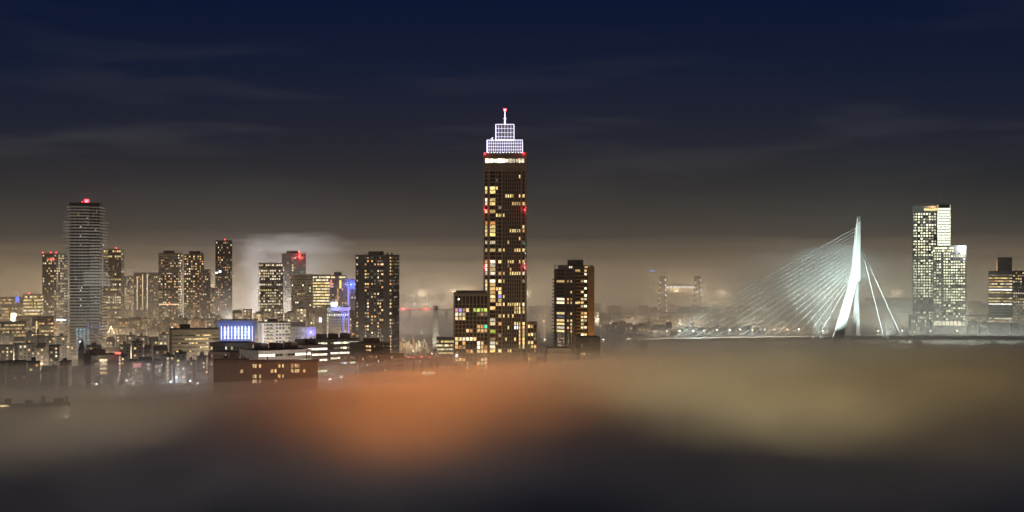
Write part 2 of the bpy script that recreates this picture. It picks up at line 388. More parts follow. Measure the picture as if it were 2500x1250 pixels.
# ------------------------------------------------------------------ lamps of the city
def lamp_meshes(key, h):
    pole = MB().tube((0, 0, 0), (0, 0, h), .16, .09).tube((0, 0, h - .1), (0, -1.6, h + .25), .07).mesh('pole', 'steel')
    head = MB().box(-.3, .3, -2.5, -1.2, h + .12, h + .34).mesh('lamp_head', 'steel')
    glow = MB().box(-.42, .42, -2.4, -1.3, h - .55, h + .1).mesh('lamp_glass', key)
    return pole, head, glow
LM = {}
def street_lamp(x, y, z, h, key, power, col, label, group, r=.45, rz=0):
    if (key, h) not in LM: LM[key, h] = lamp_meshes(key, h)
    t = thing('high_mast_lamp' if h >= 30 else 'lamp_post' if y < 1150 and power else 'street_lamp', label, 'street lamp', (x, y, z), rz, group)  # one kind of street lamp throughout; height and distance pick the name
    for nm, me in zip(('pole', 'lamp_head', 'lamp_glass'), LM[key, h]): link(nm, me, t)
    if power: light(t, (0, -1.85, h - .9), power, col, r)
    return t
R1 = random.Random(5)
WARM = (1, .70, .40); SOD = (1, .33, .09); PALE = (1, .82, .60); COOL = (.82, .92, 1)
def lamp_field(x0, x1, ya, yb, n, power, col, key, label, group, h=12):
    for k in range(n):
        Y = ya + (yb - ya) * R1.random(); x = x0 + (x1 - x0) * (k + R1.random()) / n
        street_lamp(PX(x, Y), Y, 0, h, key, power, col, f'{ordinal(k)} from left of the {label}', group, rz=R1.uniform(-1, 1))
PW = 60000
def LF(x0, x1, ya, yb, n, k, col, key, label, group, h=12): lamp_field(x0, x1, ya, yb, n, PW * k, col, key, label, group, h)
LF(-150, 860, 1180, 1340, 10, 1.5, (1, .80, .55), 'lamp_warm', 'street lamps between the near low blocks', 'street lamps of the near left streets')
LF(-300, 900, 1500, 1680, 10, 3.0, WARM, 'lamp_warm', 'street lamps among roofs below the left skyline', 'street lamps below the left skyline')
LF(-400, 560, 1950, 2200, 8, 5.5, WARM, 'lamp_warm', 'street lamps at the far left towers', 'street lamps at the feet of the far left towers', 18)
LF(570, 860, 1880, 2100, 5, 8, (1, .90, .80), 'lamp_cool', 'added white lamps under the fog dome', 'added lamps under the fog dome', 18)  # added to make the fog dome glow
LF(-500, 2900, 2650, 3000, 20, 9, (1, .76, .46), 'lamp_warm', 'tall lamps glowing along the hazy horizon', 'tall lamps on the horizon', 45)  # high strong masts stand in for the far city's many lamps
LF(-500, 2900, 3600, 4000, 9, 26, WARM, 'lamp_warm', 'farthest tall lamps, glows in the haze', 'farthest tall lamps', 34)  # farther stand-ins for the distant city's glow
LF(2060, 2800, 1900, 2350, 7, 4.5, (1, .9, .62), 'lamp_warm', 'lamps between the right office towers', 'street lamps by the right towers', 16)
LF(1300, 1950, 1960, 2500, 7, 2.2, WARM, 'lamp_warm', 'lamps among the dark island houses', 'street lamps on the island', 16)
# under the fog in the foreground: street lamps below its glow patches
LF(760, 930, 600, 840, 6, .75, SOD, 'lamp_sodium', 'orange lamps on the left rim of the glow', 'orange lamps at the left rim', 11)
LF(1180, 1440, 620, 880, 8, .6, (1, .42, .15), 'lamp_sodium', 'orange lamps on the right rim of the glow', 'orange lamps at the right rim', 11)
LF(890, 1190, 530, 880, 18, 1.6, SOD, 'lamp_sodium', 'orange sodium lamps drowned in the glowing fog', 'orange lamps under the fog', 11)
LF(1120, 1640, 860, 1110, 11, .48, (1, .62, .30), 'lamp_warm', 'warm lamps in the beige middle fog', 'warm lamps under the fog in the middle', 14)
LF(1540, 2080, 560, 960, 18, 1.05, (1, .78, .38), 'lamp_warm', 'yellow lamps in fog below the bridge cables', 'yellow lamps under the fog', 11)
LF(1600, 2500, 960, 1300, 11, .5, (1, .88, .58), 'lamp_warm', 'pale lamps in fog before the bridge deck', 'pale lamps under the fog before the bridge', 12)
LF(1950, 2640, 560, 960, 16, .72, (1, .68, .26), 'lamp_warm', 'brownish lamps in the lower right fog', 'lamps under the fog at the lower right', 11)
LF(-200, 420, 520, 880, 12, .75, (1, .76, .44), 'lamp_warm', 'yellowish lamps in the lower left fog', 'lamps under the fog at the lower left', 11)
LF(1500, 2640, 420, 560, 12, .07, (1, .78, .46), 'lamp_warm', 'dim yellow lamps nearer at lower right', 'dim yellow lamps under the fog', 10)  # added so the yellow glow fades softly towards the camera
LF(820, 1300, 450, 560, 6, .22, (1, .5, .22), 'lamp_sodium', 'dim orange lamps nearer under the glow', 'dim orange lamps under the fog', 10)  # added for a soft lower end of the orange glow
LF(-300, 1100, 380, 560, 12, .22, (1, .86, .74), 'lamp_warm', 'added fill lamps deep under the foreground fog', 'added fill lamps under the foreground fog', 10)  # fill light added to lift the dark foreground fog
LF(1000, 2800, 360, 500, 12, .09, (1, .92, .84), 'lamp_cool', 'added faintest lamps in the dark bottom fog', 'added faintest lamps under the fog', 10)  # weakest fill, added to brighten the bottom fog evenly
LF(-100, 700, 600, 820, 10, .2, (1, .8, .66), 'lamp_warm', 'dim lamps under the grey left fog', 'dim lamps under the grey left fog', 11)  # added fill for the grey fog on the left
LF(80, 640, 860, 1100, 10, .15, (1, .86, .76), 'lamp_cool', 'white lamps in the pale fog by the palm', 'white lamps in the pale fog', 10)
LF(600, 880, 885, 935, 5, .35, (1, .93, .82), 'lamp_cool', 'white lamps among the hospital wings', 'added lamps by the hospital wings', 20)  # added to brighten the pale hospital walls
LF(2180, 2480, 1480, 1560, 5, 1.5, (.94, 1, .84), 'lamp_cool', 'added greenish lamps below the bright glass-edged tower', 'added greenish lamps by the glass-edged tower', 14)  # added to lift the glow of the haze before the tower
# strings of small street lights that dot the city
def lamp_string(what, group, n, x0, x1, ya, yb, keys, h=8):
    xs = sorted(x0 + (x1 - x0) * R1.random() for _ in range(n))
    for k, x in enumerate(xs):
        Y = R1.uniform(ya, yb); street_lamp(PX(x, Y), Y, 0, h, R1.choice(keys), 0, WARM, f'{ordinal(k)} from left of {what}', group, rz=R1.uniform(-1, 1))
lamp_string('the small street lights among the near left roofs', 'small street lights on the left', 26, 0, 560, 1080, 1480, ('lamp_warm', 'lamp_warm', 'lamp_cool', 'lamp_sodium'), 10)
lamp_string('the small lights at the feet of the left skyline', 'small lights under the left skyline', 22, 240, 860, 1560, 1900, ('lamp_warm', 'lamp_cool'), 14)
lamp_string('the small quay lights on the right bank', 'small quay lights on the right', 18, 2100, 2500, 1850, 2400, ('lamp_warm', 'lamp_warm', 'lamp_cool'), 8)
lamp_string('the small lights on the far shore behind the cables', 'small lights behind the cables', 18, 1740, 2060, 2620, 3100, ('lamp_warm', 'lamp_sodium', 'lamp_cool'), 12)
lamp_string('the tiny horizon lights near the red bridge', 'tiny lights by the red bridge', 14, 976, 1110, 2900, 4400, ('lamp_warm', 'lamp_warm', 'lamp_cool'), 14)
lamp_string('the tiny horizon lights right of the tallest tower', 'tiny lights right of the tallest tower', 14, 1290, 1500, 2250, 3300, ('lamp_sodium', 'lamp_warm', 'red'), 10)
lamp_string('the warm dots along the island street behind the quay', 'warm dots on the island', 20, 1458, 1720, 1950, 2150, ('lamp_warm', 'lamp_sodium', 'lamp_warm', 'lamp_cool'), 13)
# ================================================================== the tallest tower
def zalm():
    Y = 1150; wd, d, cx, cyy, rz = fit(1180, None, 1286, Y, -1.0, 33); s = Y / F
    root = thing('residential_tower', 'tallest tower, slim brown high-rise with a white glowing stepped crown and spire', 'tower', (cx, cyy, 0), rz)
    zt = PZ(376, Y); B = Block(root, 'bronze', proud=.5); W = wd - 1.0
    u = lambda px: (px - 1180) * s - .5
    def q(zx, zw): a = 1170 + zx / 5; return (u(a - zw / 10), u(a + zw / 10))
    cols = [q(85, 25), q(163, 64), q(215, 17), q(252, 36)] + [q(300 + 27.6 * i, 16) for i in range(8)] + [q(541, 25)]
    top = PZ(370 + 238 / 5, Y); fh = 9.46 * s
    rows = [(top - j * fh - fh * .80, top - j * fh) for j in range(48)]
    E = lambda *k: [3 + x for x in k]
    P = {4: [0, 1], 5: [0, 1], 6: E(2, 3, 4, 5, 8) + [12], 7: [0, 1], 8: [0, 1] + E(5, 6, 7, 8) + [12], 10: [0, 1], 11: [2, 3, 4], 13: [0, 1], 14: [0, 1], 15: [0, 1] + E(4, 5, 6, 7, 8) + [12], 16: [0, 1], 18: [0, 1],
         20: [0, 1, 3, 4] + E(6, 7, 8) + [12], 23: [0, 1, 3] + E(3, 4, 5, 8) + [12], 24: [0, 1], 25: [0, 1] + E(4), 26: [0, 1, 3, 4] + E(4, 5, 6, 7, 8) + [12], 28: [0, 1, 3, 4], 29: [0, 1], 30: [0, 1, 2, 3], 31: [0, 1, 3], 32: [1], 33: [1, 3],
         34: [2, 3, 4] + E(3, 4, 5, 6, 7, 8) + [12], 35: [1] + E(6, 7, 8) + [12], 36: E(6, 7, 8) + [12], 37: [3, 4] + E(3, 5), 38: [1], 39: [1, 3] + E(6, 7, 8) + [12], 40: E(3, 6, 7, 8) + [12], 41: [1] + E(8) + [12], 42: E(8) + [12], 43: E(6, 8) + [12], 44: [1, 2] + E(8) + [12], 45: [1] + E(8) + [12], 46: [1, 3] + E(3, 4)}
    R = random.Random(2)
    def lit(i, j):
        if i in P.get(j, []):
            if j == 13: return 'orange'
            if j == 41 and i == 1: return 'lime'
            if j == 40 and i in (9, 10): return 'cool'
            return 'white' if (i < 2 and R.random() < .45) or (j in (26, 34) and i == 12) else R.choice(['warm', 'yellow', 'yellow'])
        return 'purple' if (i, j) == (3, 32) else (R.choice(['dim', 'warm', 'yellow']) if R.random() < .05 else None)
    side = cols_even(d - 1.0, 9, .5)
    # the lit top floor and the blank storeys above the windows
    bandz = (PZ(397.5, Y), PZ(387, Y))
    sl_ = rnd_lit(.28, ('warm', 'yellow'), 4)
    B.volume(-wd / 2, wd / 2, -d / 2, d / 2, 0, zt, {'F': (cols, rows + [], lit), 'R': (side, rows, sl_), 'L': (side, rows, sl_)}, False)
    B.done(limit=300)
    for k, (a, b) in enumerate([(1185, 1194), (1195, 1204), (1204.5, 1214), (1214.5, 1224), (1225, 1233), (1233.5, 1242), (1242.5, 1250), (1250.5, 1258), (1258.5, 1265), (1265.5, 1272), (1272.5, 1280)]):
        link('window', pane((b - a) * s * (.98 if k < 5 else .86), bandz[1] - bandz[0] - .4 * (k % 3), 'top_floor' if k < 5 else 'white'), root, ((a + b) / 2 * s - 1233 * s, -d / 2 - .08, (bandz[0] + bandz[1]) / 2))
    fr = MB()
    for x in (1180.6, 1195, 1224.6, 1284): fr.box((x - 1233) * s - .12, (x - 1233) * s + .12, -d / 2 - .22, -d / 2 - .02, 6, zt)
    for y in (407, 417): fr.box(-wd / 2 + 1.2, wd / 2 - 1.2, -d / 2 - .2, -d / 2 - .02, PZ(y, Y) - .12, PZ(y, Y) + .12)
    for j in range(0, 48): fr.box((1181 - 1233) * s, (1224 - 1233) * s, -d / 2 - .16, -d / 2 - .02, rows[j][1] + .25, rows[j][1] + .5)
    part('facade_trim', fr, 'pale', root, 'stuff')
    part('parapet', MB().box(-wd / 2 - .1, wd / 2 + .1, -d / 2 - .1, d / 2 + .1, zt, zt + 1.0), 'concrete', root)
    # crown: two stepped cages of white bars, and the mast; their lighting is put in as emission
    def cage(name, x0, x1, y0, y1, nx, ny, dd, zb, zt2, bar):
        o = part(name, MB().box((x0 - 1233) * s + .6, (x1 - 1233) * s - .6, -dd / 2 + .6, dd / 2 - .6, zb, zt2 - .5), 'dark', root)
        X0, X1 = (x0 - 1233) * s, (x1 - 1233) * s; mb = MB()
        for i in range(nx + 1):
            x = X0 + (X1 - X0) * i / nx; b = bar * (1.7 if i in (0, nx) else 1)
            for y in (-dd / 2, dd / 2): mb.box(x - b / 2, x + b / 2, y - bar / 2, y + bar / 2, zb, zt2)
        for j in range(ny + 1):
            z = zb + (zt2 - zb) * j / ny; b = bar * (1.8 if j == ny else 1)
            if j == 0: continue
            for y in (-dd / 2, dd / 2): mb.box(X0, X1, y - bar / 2 - .03, y + bar / 2 + .03, z - b / 2, z + b / 2)
            for x in (X0, X1): mb.box(x - bar / 2 - .03, x + bar / 2 + .03, -dd / 2, dd / 2, z - b / 2, z + b / 2)
        for i in range(1, 7):
            y = -dd / 2 + dd * i / 7
            for x in (X0, X1): mb.box(x - bar / 2, x + bar / 2, y - bar / 2, y + bar / 2, zb, zt2)
        part('glow_frame', mb, 'crown_glow', o, 'stuff')
    cage('crown_storey', 1188.5, 1275.5, 0, 0, 16, 4, 27, zt + 1.0, PZ(341, Y), .30)
    cage('crown_cage', 1209.5, 1254.5, 0, 0, 6, 4, 14, PZ(341, Y), PZ(300.5, Y), .26)
    for k in range(9): link('lamp_fitting', pane(1.2, .8, 'sign_white'), root, ((1212 + 5 * k - 1233) * s, -7.6, PZ(339.5, Y)))
    for k in range(12): link('lamp_fitting', pane(.7, .6, 'sign_white'), root, ((1192 + 7.4 * k - 1233) * s, -14.2, PZ(372.5, Y)))
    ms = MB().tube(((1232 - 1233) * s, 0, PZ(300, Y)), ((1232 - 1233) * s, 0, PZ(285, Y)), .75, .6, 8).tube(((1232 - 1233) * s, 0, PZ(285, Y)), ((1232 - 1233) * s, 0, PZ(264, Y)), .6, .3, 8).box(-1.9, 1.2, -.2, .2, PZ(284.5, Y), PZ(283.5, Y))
    part('mast', ms, 'crown_glow', root)  # mast glows by itself in place of being lit
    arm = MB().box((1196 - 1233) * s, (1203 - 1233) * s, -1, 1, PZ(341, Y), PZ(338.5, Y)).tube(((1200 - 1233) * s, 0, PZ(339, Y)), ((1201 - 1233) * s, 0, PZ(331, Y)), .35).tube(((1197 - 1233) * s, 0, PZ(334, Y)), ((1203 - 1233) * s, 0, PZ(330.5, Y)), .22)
    part('cleaning_crane', arm, 'crown_glow', root)  # crane given the same emission instead of lamplight
    beacon(root, ((1232 - 1233) * s, 0, PZ(265, Y)), 20000, 1.25)
    for x, y in ((1184, 374), (1278.5, 374), (1184, 512), (1281, 512), (1281.5, 652), (1184, 652)): beacon(root, ((x - 1233) * s, -d / 2 - 1.0, PZ(y, Y) - .4), 700 if y > 400 else 300, .5)
    # string of christmas lights on the right corner
    for k in range(15):
        yy = 500 + 12 * k + R.uniform(-3, 3)
        if 520 < yy < 585: continue
        link('fairy_light', pane(.45, .6, 'green' if 590 < yy < 612 else 'cool'), root, ((1281 + R.uniform(-3, 3) - 1233) * s, -d / 2 - .3, PZ(yy, Y)))
lit_mat('top_floor', (1, .86, .52), (1, .9, .6), 3.0, True, .2)
zalm()

def midblock():
    Y = 1125; wd, d, cx, cyy, rz = fit(1107, None, 1192, Y, 2, 26); s = Y / F
    root = thing('apartment_block', 'mid-rise block with large square lit windows left of the tallest tower', 'apartment building', (cx, cyy, 0), rz)
    zt = PZ(717, Y); B = Block(root, 'bronze', proud=.5)
    W = wd - 1.0; p = W / 9; cols = [(p * i + .35, p * (i + 1) - .35) for i in range(9)]
    fh = 10.1 * s; z0 = PZ(700 + 288 / 5.433, Y)
    rows = [(z0 - j * fh - fh * .80, z0 - j * fh) for j in range(17)]
    tall = [(PZ(700 + 228 / 5.433, Y), PZ(700 + 122 / 5.433, Y)), (PZ(700 + 278 / 5.433, Y), PZ(700 + 238 / 5.433, Y))]
    P = {0: {0: 'pink', 1: 'purple', 2: 'dim', 3: 'warm', 5: 'lime', 6: 'lime', 7: 'lime', 8: 'lime'}, 1: {0: 'white', 1: 'white', 2: 'white', 6: 'dim', 7: 'orange', 8: 'dim'}, 2: {0: 'warm', 1: 'white', 2: 'yellow'}, 4: {6: 'warm', 7: 'orange', 8: 'green'}, 5: {3: 'warm', 4: 'warm', 6: 'yellow', 7: 'warm', 8: 'warm'},
         7: {0: 'warm', 1: 'warm', 2: 'white', 3: 'white', 4: 'white', 5: 'warm'}, 8: {0: 'yellow', 2: 'orange', 6: 'white', 7: 'warm'}, 9: {0: 'orange', 1: 'orange', 2: 'dim', 6: 'white', 7: 'warm', 8: 'orange'}, 10: {3: 'orange', 4: 'warm', 6: 'warm', 7: 'warm', 8: 'warm'}, 11: {0: 'cool'},
         12: {0: 'warm', 1: 'warm', 2: 'orange', 7: 'white', 8: 'warm', 6: 'dim'}, 13: {3: 'warm', 4: 'dim', 6: 'warm', 7: 'warm', 8: 'warm'}, 14: {3: 'white', 6: 'orange', 7: 'dim', 8: 'warm'}, 15: {3: 'dim', 8: 'warm'}}
    lit = lambda i, j: P.get(j - 2, {}).get(i)
    B.volume(-wd / 2, wd / 2, -d / 2, d / 2, 0, zt, {'F': (cols, tall + rows, lit), 'L': (cols_even(d - 1, 6, .6), rows, rnd_lit(.3, ('warm', 'orange'), 9)), 'R': (cols_even(d - 1, 6, .6), rows, rnd_lit(.4, ('warm',), 8))}, True, 'dark')
    B.done(limit=420)
    part('roof_edge', MB().box(-wd / 2 + 2.2, wd / 2 - 1, -d / 2 + 2, d / 2 - 2, zt + .9, zt + 2.2), 'dark', root)
    link('wall_lamp', pane(.9, .9, 'lamp_warm'), root, (-wd / 2 + 11 * s, -d / 2 - .6, PZ(730.5, Y)))
    return root
midblock()
simple_tower('apartment_block', 'small gridded block low against the right side of the tallest tower', 'apartment building', 1287, None, 1311, 789, 1165, 0, 16, 'brown', 3.3, 3, 3, .72, .74, .3, ('warm', 'yellow'), 31)
simple_tower('office_block', 'low block with bright office floors left of the mid-rise with square windows', 'office building', 1066, None, 1110, 828, 1330, 0, 24, 'concrete', 3.6, 9, 4, .9, .5, .95, ('white', 'yellow'), 33, None, 3)

# ================================================================== dark tower left of centre, with its podium
def hoge():
    Y = 1350; s = Y / F
    wd, d, cx, cyy, rz = fit(868, 957, 975, Y, -24, 20)
    root = thing('residential_tower', 'dark slab-sided tower with scattered lit windows left of the river view', 'tower', (cx, cyy, 0), rz)
    zt = PZ(624, Y); B = Block(root, 'dark', proud=.4); W = wd - .8
    cols = [(a * W - b / 2, a * W + b / 2) for a, b in [(.035, 1.5), (.27, 1.7), (.335, 1.9), (.45, 1.5), (.53, 1.5), (.62, 1.4), (.68, 1.5), (.735, 2.2), (.962, 1.6)]]
    rows = rows_down(zt, 6, 8 * s, .5, 1.3)
    wts = [.42, .4, .38, .28, .28, .3, .36, .36, .6]; R = random.Random(21)
    def lit(i, j): return R.choice(['warm', 'warm', 'orange', 'white', 'yellow']) if R.random() < wts[i] else ('dim' if R.random() < .3 else None)
    def lit2(i, j): return R.choice(['warm', 'white', 'yellow', 'cool']) if R.random() < .42 else None
    B.volume(-wd / 2, wd / 2, -d / 2, d / 2, 0, zt, {'F': (cols, rows, lit), 'R': (cols_even(d - .8, 5, .3), rows, lit2)}, True)
    B.done(limit=420)
    for a, b in ((-.08, .04), (.06, .20)): plant_room(root, a * wd - wd * .1, b * wd - wd * .1 + wd * .05, -6, 2, zt + .9, PZ(613, Y))
    part('roof_hoist', MB().tube((-.33 * wd, -2, zt + .9), (-.2 * wd, -2, zt + 3.2), .2), 'dark', root)
    for x in (.3, .42): part('roof_vent', MB().box(x * wd - .6, x * wd + .6, -3, -1.6, zt + .9, zt + 2.6), 'dark', root)
hoge()
def podium():
    Y = 1130; s = Y / F
    wd, d, cx, cyy, rz = fit(853, 909, 952, Y, -52, 40)
    root = thing('office_block', 'brown overhanging block with lit corner at the foot of the dark tower', 'office building', (cx, cyy, 0), rz)
    z0, z1 = PZ(873, Y), PZ(841, Y); B = Block(root, 'dark_brick', proud=.35); R = random.Random(8)
    rows = rows_down(z1, z0, 3.0, .45, 1.0)
    B.volume(-wd / 2, wd / 2, -d / 2, d / 2, z0, z1, {'F': ([(wd * .70, wd * .80), (wd * .82, wd * .93)], rows, lambda i, j: 'warm'), 'R': (cols_even(d - .7, 13, .55), rows, rnd_lit(.1, ('dim', 'warm'), 3))}, True)
    B.volume(-wd / 2 + 3, wd / 2 - 4, -d / 2 + 4, d / 2 - 1, 0, z0 - .01, {'F': (cols_even(wd - 7.7, 6, .5), rows_down(z0, 3, 3.4, .6), rnd_lit(.2, ('dim', 'orange'), 4)), 'R': (cols_even(d - 5.7, 10, .6), rows_down(z0, 3, 3.4, .6), rnd_lit(.3, ('dim', 'warm'), 5))}, False)
    B.done()
    plant_room(root, -wd * .2, wd * .2, -d * .1, d * .3, z1 + .9, z1 + 4, 'dark_brick')
    Y2 = 1085
    wd, d, cx, cyy, rz = fit(893, 960, 987, Y2, -40, 50)
    root = thing('parking_deck', 'stepped terrace building with pale parapet bands in front of the dark tower', 'building', (cx, cyy, 0), rz)
    B = Block(root, 'dark_brick'); zt = PZ(868, Y2)
    rows = rows_down(zt, 2, 3.3, .5, .8)
    B.volume(-wd / 2, wd / 2, -d / 2, d / 2, 0, zt, {'F': (cols_even(wd - .7, 12, .5), rows, rnd_lit(.22, ('warm', 'white', 'dim'), 12)), 'R': ([(1, d - 1.7)], rows, None)}, True)
    B.done()
    for k, (a, b) in enumerate(rows):
        part('parapet_band', MB().box(wd / 2 + .02, wd / 2 + .5, -d / 2 + 1, d / 2 - 1, a - .9, a - .05), 'pale', root)
podium()

# ================================================================== brown tower right of centre
def brown():
    Y = 1300; s = Y / F
    wd, d, cx, cyy, rz = fit(1352.5, 1400, 1450, Y, -45, 30)
    root = thing('residential_tower', 'brown corner tower with stacked balconies standing at the river bend', 'tower', (cx, cyy, 0), rz)
    zt = PZ(648, Y); B = Block(root, 'dark_brick', proud=.4); R = random.Random(14); W = wd - .8; D = d - .8
    rows = rows_down(zt, 5, 8.75 * s, .62, .5)
    B0 = {0: [2, 3], 1: [], 4: [0, 2, 3], 7: [3], 9: [0, 2, 3], 10: [0, 2, 3], 13: [0, 3], 15: [0, 2, 3], 16: [0, 3], 17: [0, 2, 3], 18: [0, 3]}
    cols = [(W * .12, W * .54), (W * .60, W * .62), (W * .68, W * .77), (W * .85, W * .94)]
    def lit(i, j): return ('white' if i == 0 and j in (9, 10, 17) else 'yellow' if i == 0 else 'warm') if i in B0.get(j, []) else None
    cols2 = [(D * .08, D * .33), (D * .36, D * .50), (D * .53, D * .66)]
    B.volume(-wd / 2, wd / 2, -d / 2, d / 2, 0, zt - 3.2, {'F': (cols, rows[1:], lambda i, j: lit(i, j + 1)), 'R': (cols2, rows[1:], lambda i, j: R.choice(['warm', 'yellow', 'white', 'mint']) if R.random() < [.12, .5, .5][i] else None)}, False)
    B.done()
    bal = [(a, b) for a, b in rows[1:]]
    for k, (a, b) in enumerate(bal):
        part('balcony', MB().box(wd / 2 + .02, wd / 2 + 1.6, -d / 2 + D * (.06 if k % 2 else .09), -d / 2 + D * .52, a - 1.0, a + .25), 'ochre', root)
        if k > 1: part('corner_balcony', MB().box(-wd / 2 - 1.5, -wd / 2 + W * .08, -d / 2 - 1.2, -d / 2 - .02, a - .9, a + .1), 'grey', root)
    part('stair_wall', MB().box(wd / 2 + .02, wd / 2 + .7, -d / 2 + D * .70, d / 2 - .2, 5, zt - 1), 'ochre', root)
    top = part('roof_storey', MB().box(-wd / 2 + W * .22, wd / 2 - .3, -d / 2 + .3, d / 2 - .3, zt - 3.2, zt), 'dark', root)
    fr = MB()
    for a, b in ((-wd / 2 + .3, -d / 2 + .3), (-wd / 2 + .3, d / 2 - .5), (-wd / 2 + W * .2, -d / 2 + .3)): fr.box(a, a + .4, b, b + .4, zt - 3.2, zt)
    fr.box(-wd / 2, -wd / 2 + W * .24, -d / 2, d / 2, zt + .01, zt + .5); part('roof_frame', fr, 'steel', root)
    plant_room(root, -wd * .12, wd * .22, -d * .2, d * .25, zt, PZ(634, Y))
    part('aerial', MB().tube((0, 0, PZ(634, Y)), (0, 0, PZ(629, Y)), .1), 'dark', root)
    for k in range(6): link('window', pane(.9, 1.6, 'warm'), root, (wd / 2 - .2, -d / 2 + D * (.60 + .055 * k), zt - 1.6), math.pi / 2)  # row of lit panes in place of an illuminated roof sign
    for k in range(2): link('window', pane(1.6, 1.7, 'white'), root, (wd * (.30 + .1 * k), -d / 2 + .22, zt - 1.6))
    # warm flood light on the river side
    base = thing('flood_light', 'amber flood light washing the right side of the brown corner tower', 'flood light', (PX(1475, 1290), 1290, 0)); part('lamp_housing', MB().box(-.8, .8, -.4, .4, 0, 1.2), 'steel', base); part('lamp_glass', MB().box(-.7, .7, -.5, -.42, .2, 1.1), 'lamp_sodium', base)
    spot(base, (-3, 2, 3), (cx - PX(1475, 1290) + 6, cyy - 1290, 55), 60000, (1, .45, .12), 75)
brown()
simple_tower('low_block', 'fogged low block at the foot of the brown corner tower', 'building', 1405, None, 1466, 826, 1180, 8, 30, 'dark_brick', 3.6, 8, 4, .5, .5, .06, ('warm', 'dim'), 41)
simple_tower('low_block', 'fogged grey block between the tallest tower and the brown corner tower', 'building', 1330, None, 1392, 853, 1090, 5, 24, 'grey', 3.4, 7, 4, .5, .5, .08, ('dim', 'warm'), 42)

# ================================================================== balcony tower on the left
def cool():
    Y = 1480; s = Y / F
    wd, d, cx, cyy, rz = fit(164, None, 255, Y, -6, 34)
    root = thing('residential_tower', 'tall tower wrapped in pale balcony slabs with a bright red roof beacon', 'tower', (cx, cyy, 0), rz)
    zt = PZ(505, Y); fh = 7.42 * s
    core = MB(); z = 0; R = random.Random(77)
    part('core', core.box(-wd / 2 + 2, wd / 2 - 2, -d / 2 + 2, d / 2 - 2, 0, PZ(494, Y)), 'glass', root)
    X = lambda px: (px - 209.5) * s
    nfl = int(zt / fh)
    for k in range(nfl + 1):
        zc = zt - k * fh
        if zc < 3: break
        up = zc > PZ(541, Y)
        a, b = (X(166.5), X(252)) if up else (X(159), X(260))
        wide = 668 < 657 - (zc - 90) / s < 702
        if wide: b = X(270 if (k % 2) else 266)
        ov = 0.0 if up else 1.0
        part('balcony_slab', MB().box(a, b, -d / 2 - ov, d / 2 + ov, zc - .38, zc), 'slab_white', root)
        # parapets: solid white on the right half, glass on the left, shifting floor by floor
        yb = -d / 2 - ov - .02
        sh = [0, 3, 6, 2, 5, 1, 4][k % 7]
        py = 657 - (zc - 90) / s
        hp = 1.35 if py > 600 else .75 if py > 545 else .3
        x0 = X(222 + (sh % 3)); x1 = b if wide else X(252 - sh)
        if wide: x0 = X(208); hp = 1.9
        part('parapet', MB().box(x0, x1, yb - .16, yb, zc - .1, zc + hp), 'slab_white', root)
        part('balustrade', MB().box(a + .5 + sh * .4, X(221), yb - .10, yb, zc + .02, zc + 1.0), 'pale', root)
        # facade mullions and windows of the storey below
        R2 = random.Random(k)
        for q in range(11):
            u = a + 2.6 + (b - a - 5.2 - (8 if wide else 0)) * q / 10
            low = py > 800
            key = None
            if R2.random() < (.05 if py < 640 else .16 if py < 790 else .1): key = R2.choice(['dim', 'dim', 'yellow', 'white', 'cool'])
            if 780 < py < 815 and q > 5 and R2.random() < .55: key = R2.choice(['blue', 'blue', 'cool'])
            if py > 795 and 2 < q < 7: key = 'tealglass'
            if k == 2 and q in (3, 8): key = 'yellow'
            if key: link('window', pane(2.0 if key == 'tealglass' else .9, fh - .9 if key == 'tealglass' else 1.1, key), root, (u, -d / 2 + 1.9, zc - .5 - (fh - .9) / 2))
    fins = MB()
    for px in (168, 176, 187, 198, 205, 213, 222, 230, 239, 250): fins.box(X(px) - .16, X(px) + .16, -d / 2 + 1.4, -d / 2 + 2.05, 3, zt - .5)
    part('facade_fin', fins, 'concrete', root, 'stuff')
    plant_room(root, X(185), X(234), -9, 9, zt, PZ(496.5, Y), 'dark'); part('roof_canopy', MB().box(X(178), X(240), -11, 11, PZ(496.4, Y), PZ(495, Y)), 'concrete', root)
    fl = thing('flood_light', 'pale flood light in the street before the balcony tower', 'flood light', (PX(196, 1375), 1375, 0)); part('lamp_post', MB().tube((0, 0, 0), (0, 0, 20), .2), 'steel', fl); part('lamp_glass', MB().box(-.6, .6, -.6, .6, 20, 20.6), 'lamp_cool', fl)  # added to brighten the balcony slabs
    spot(fl, (0, 1, 21.5), (cx - PX(196, 1375), cyy - 1375 - 14, 118), 160000, (.96, 1, .92), 80, .6, 1.0)
    beacon(root, (X(212.5), -6, PZ(492, Y)), 40000, 2.1); beacon(root, (X(202), -6, PZ(491.5, Y)), 300, .4)
cool()

# ================================================================== the left skyline
S = simple_tower
def add_beacons(r, pts):
    root, wd, d, zt = r
    for u, pw in pts: beacon(root, (u * wd, -d / 2 + .8, zt + 1.6), pw, .6)
r = S('office_tower', 'dark tower with red roof lights behind the left edge of the balcony tower', 'tower', 103, 137, 166, 620, 1850, -25, 26, 'grey', 3.3, 7, 6, .6, .5, .30, ('warm', 'white', 'yellow'), 51, None, 20, ps=.62)
add_beacons(r, [(-.47, 900), (.1, 500), (.48, 900)]); part('roof_sign', MB().box(-r[1] * .1, r[1] * .42, -r[2] / 2 - .6, -r[2] / 2 - .4, r[3] - 8, r[3] - 6), 'red', r[0])
r = S('office_tower', 'flat-topped tower with rows of lit office windows right of the balcony tower', 'tower', 252, 296, 303, 609, 1900, -12, 28, 'brown', 3.4, 8, 3, .62, .6, .85, ('yellow', 'white'), 57, .24, 20); add_beacons(r, [(.22, 900)])
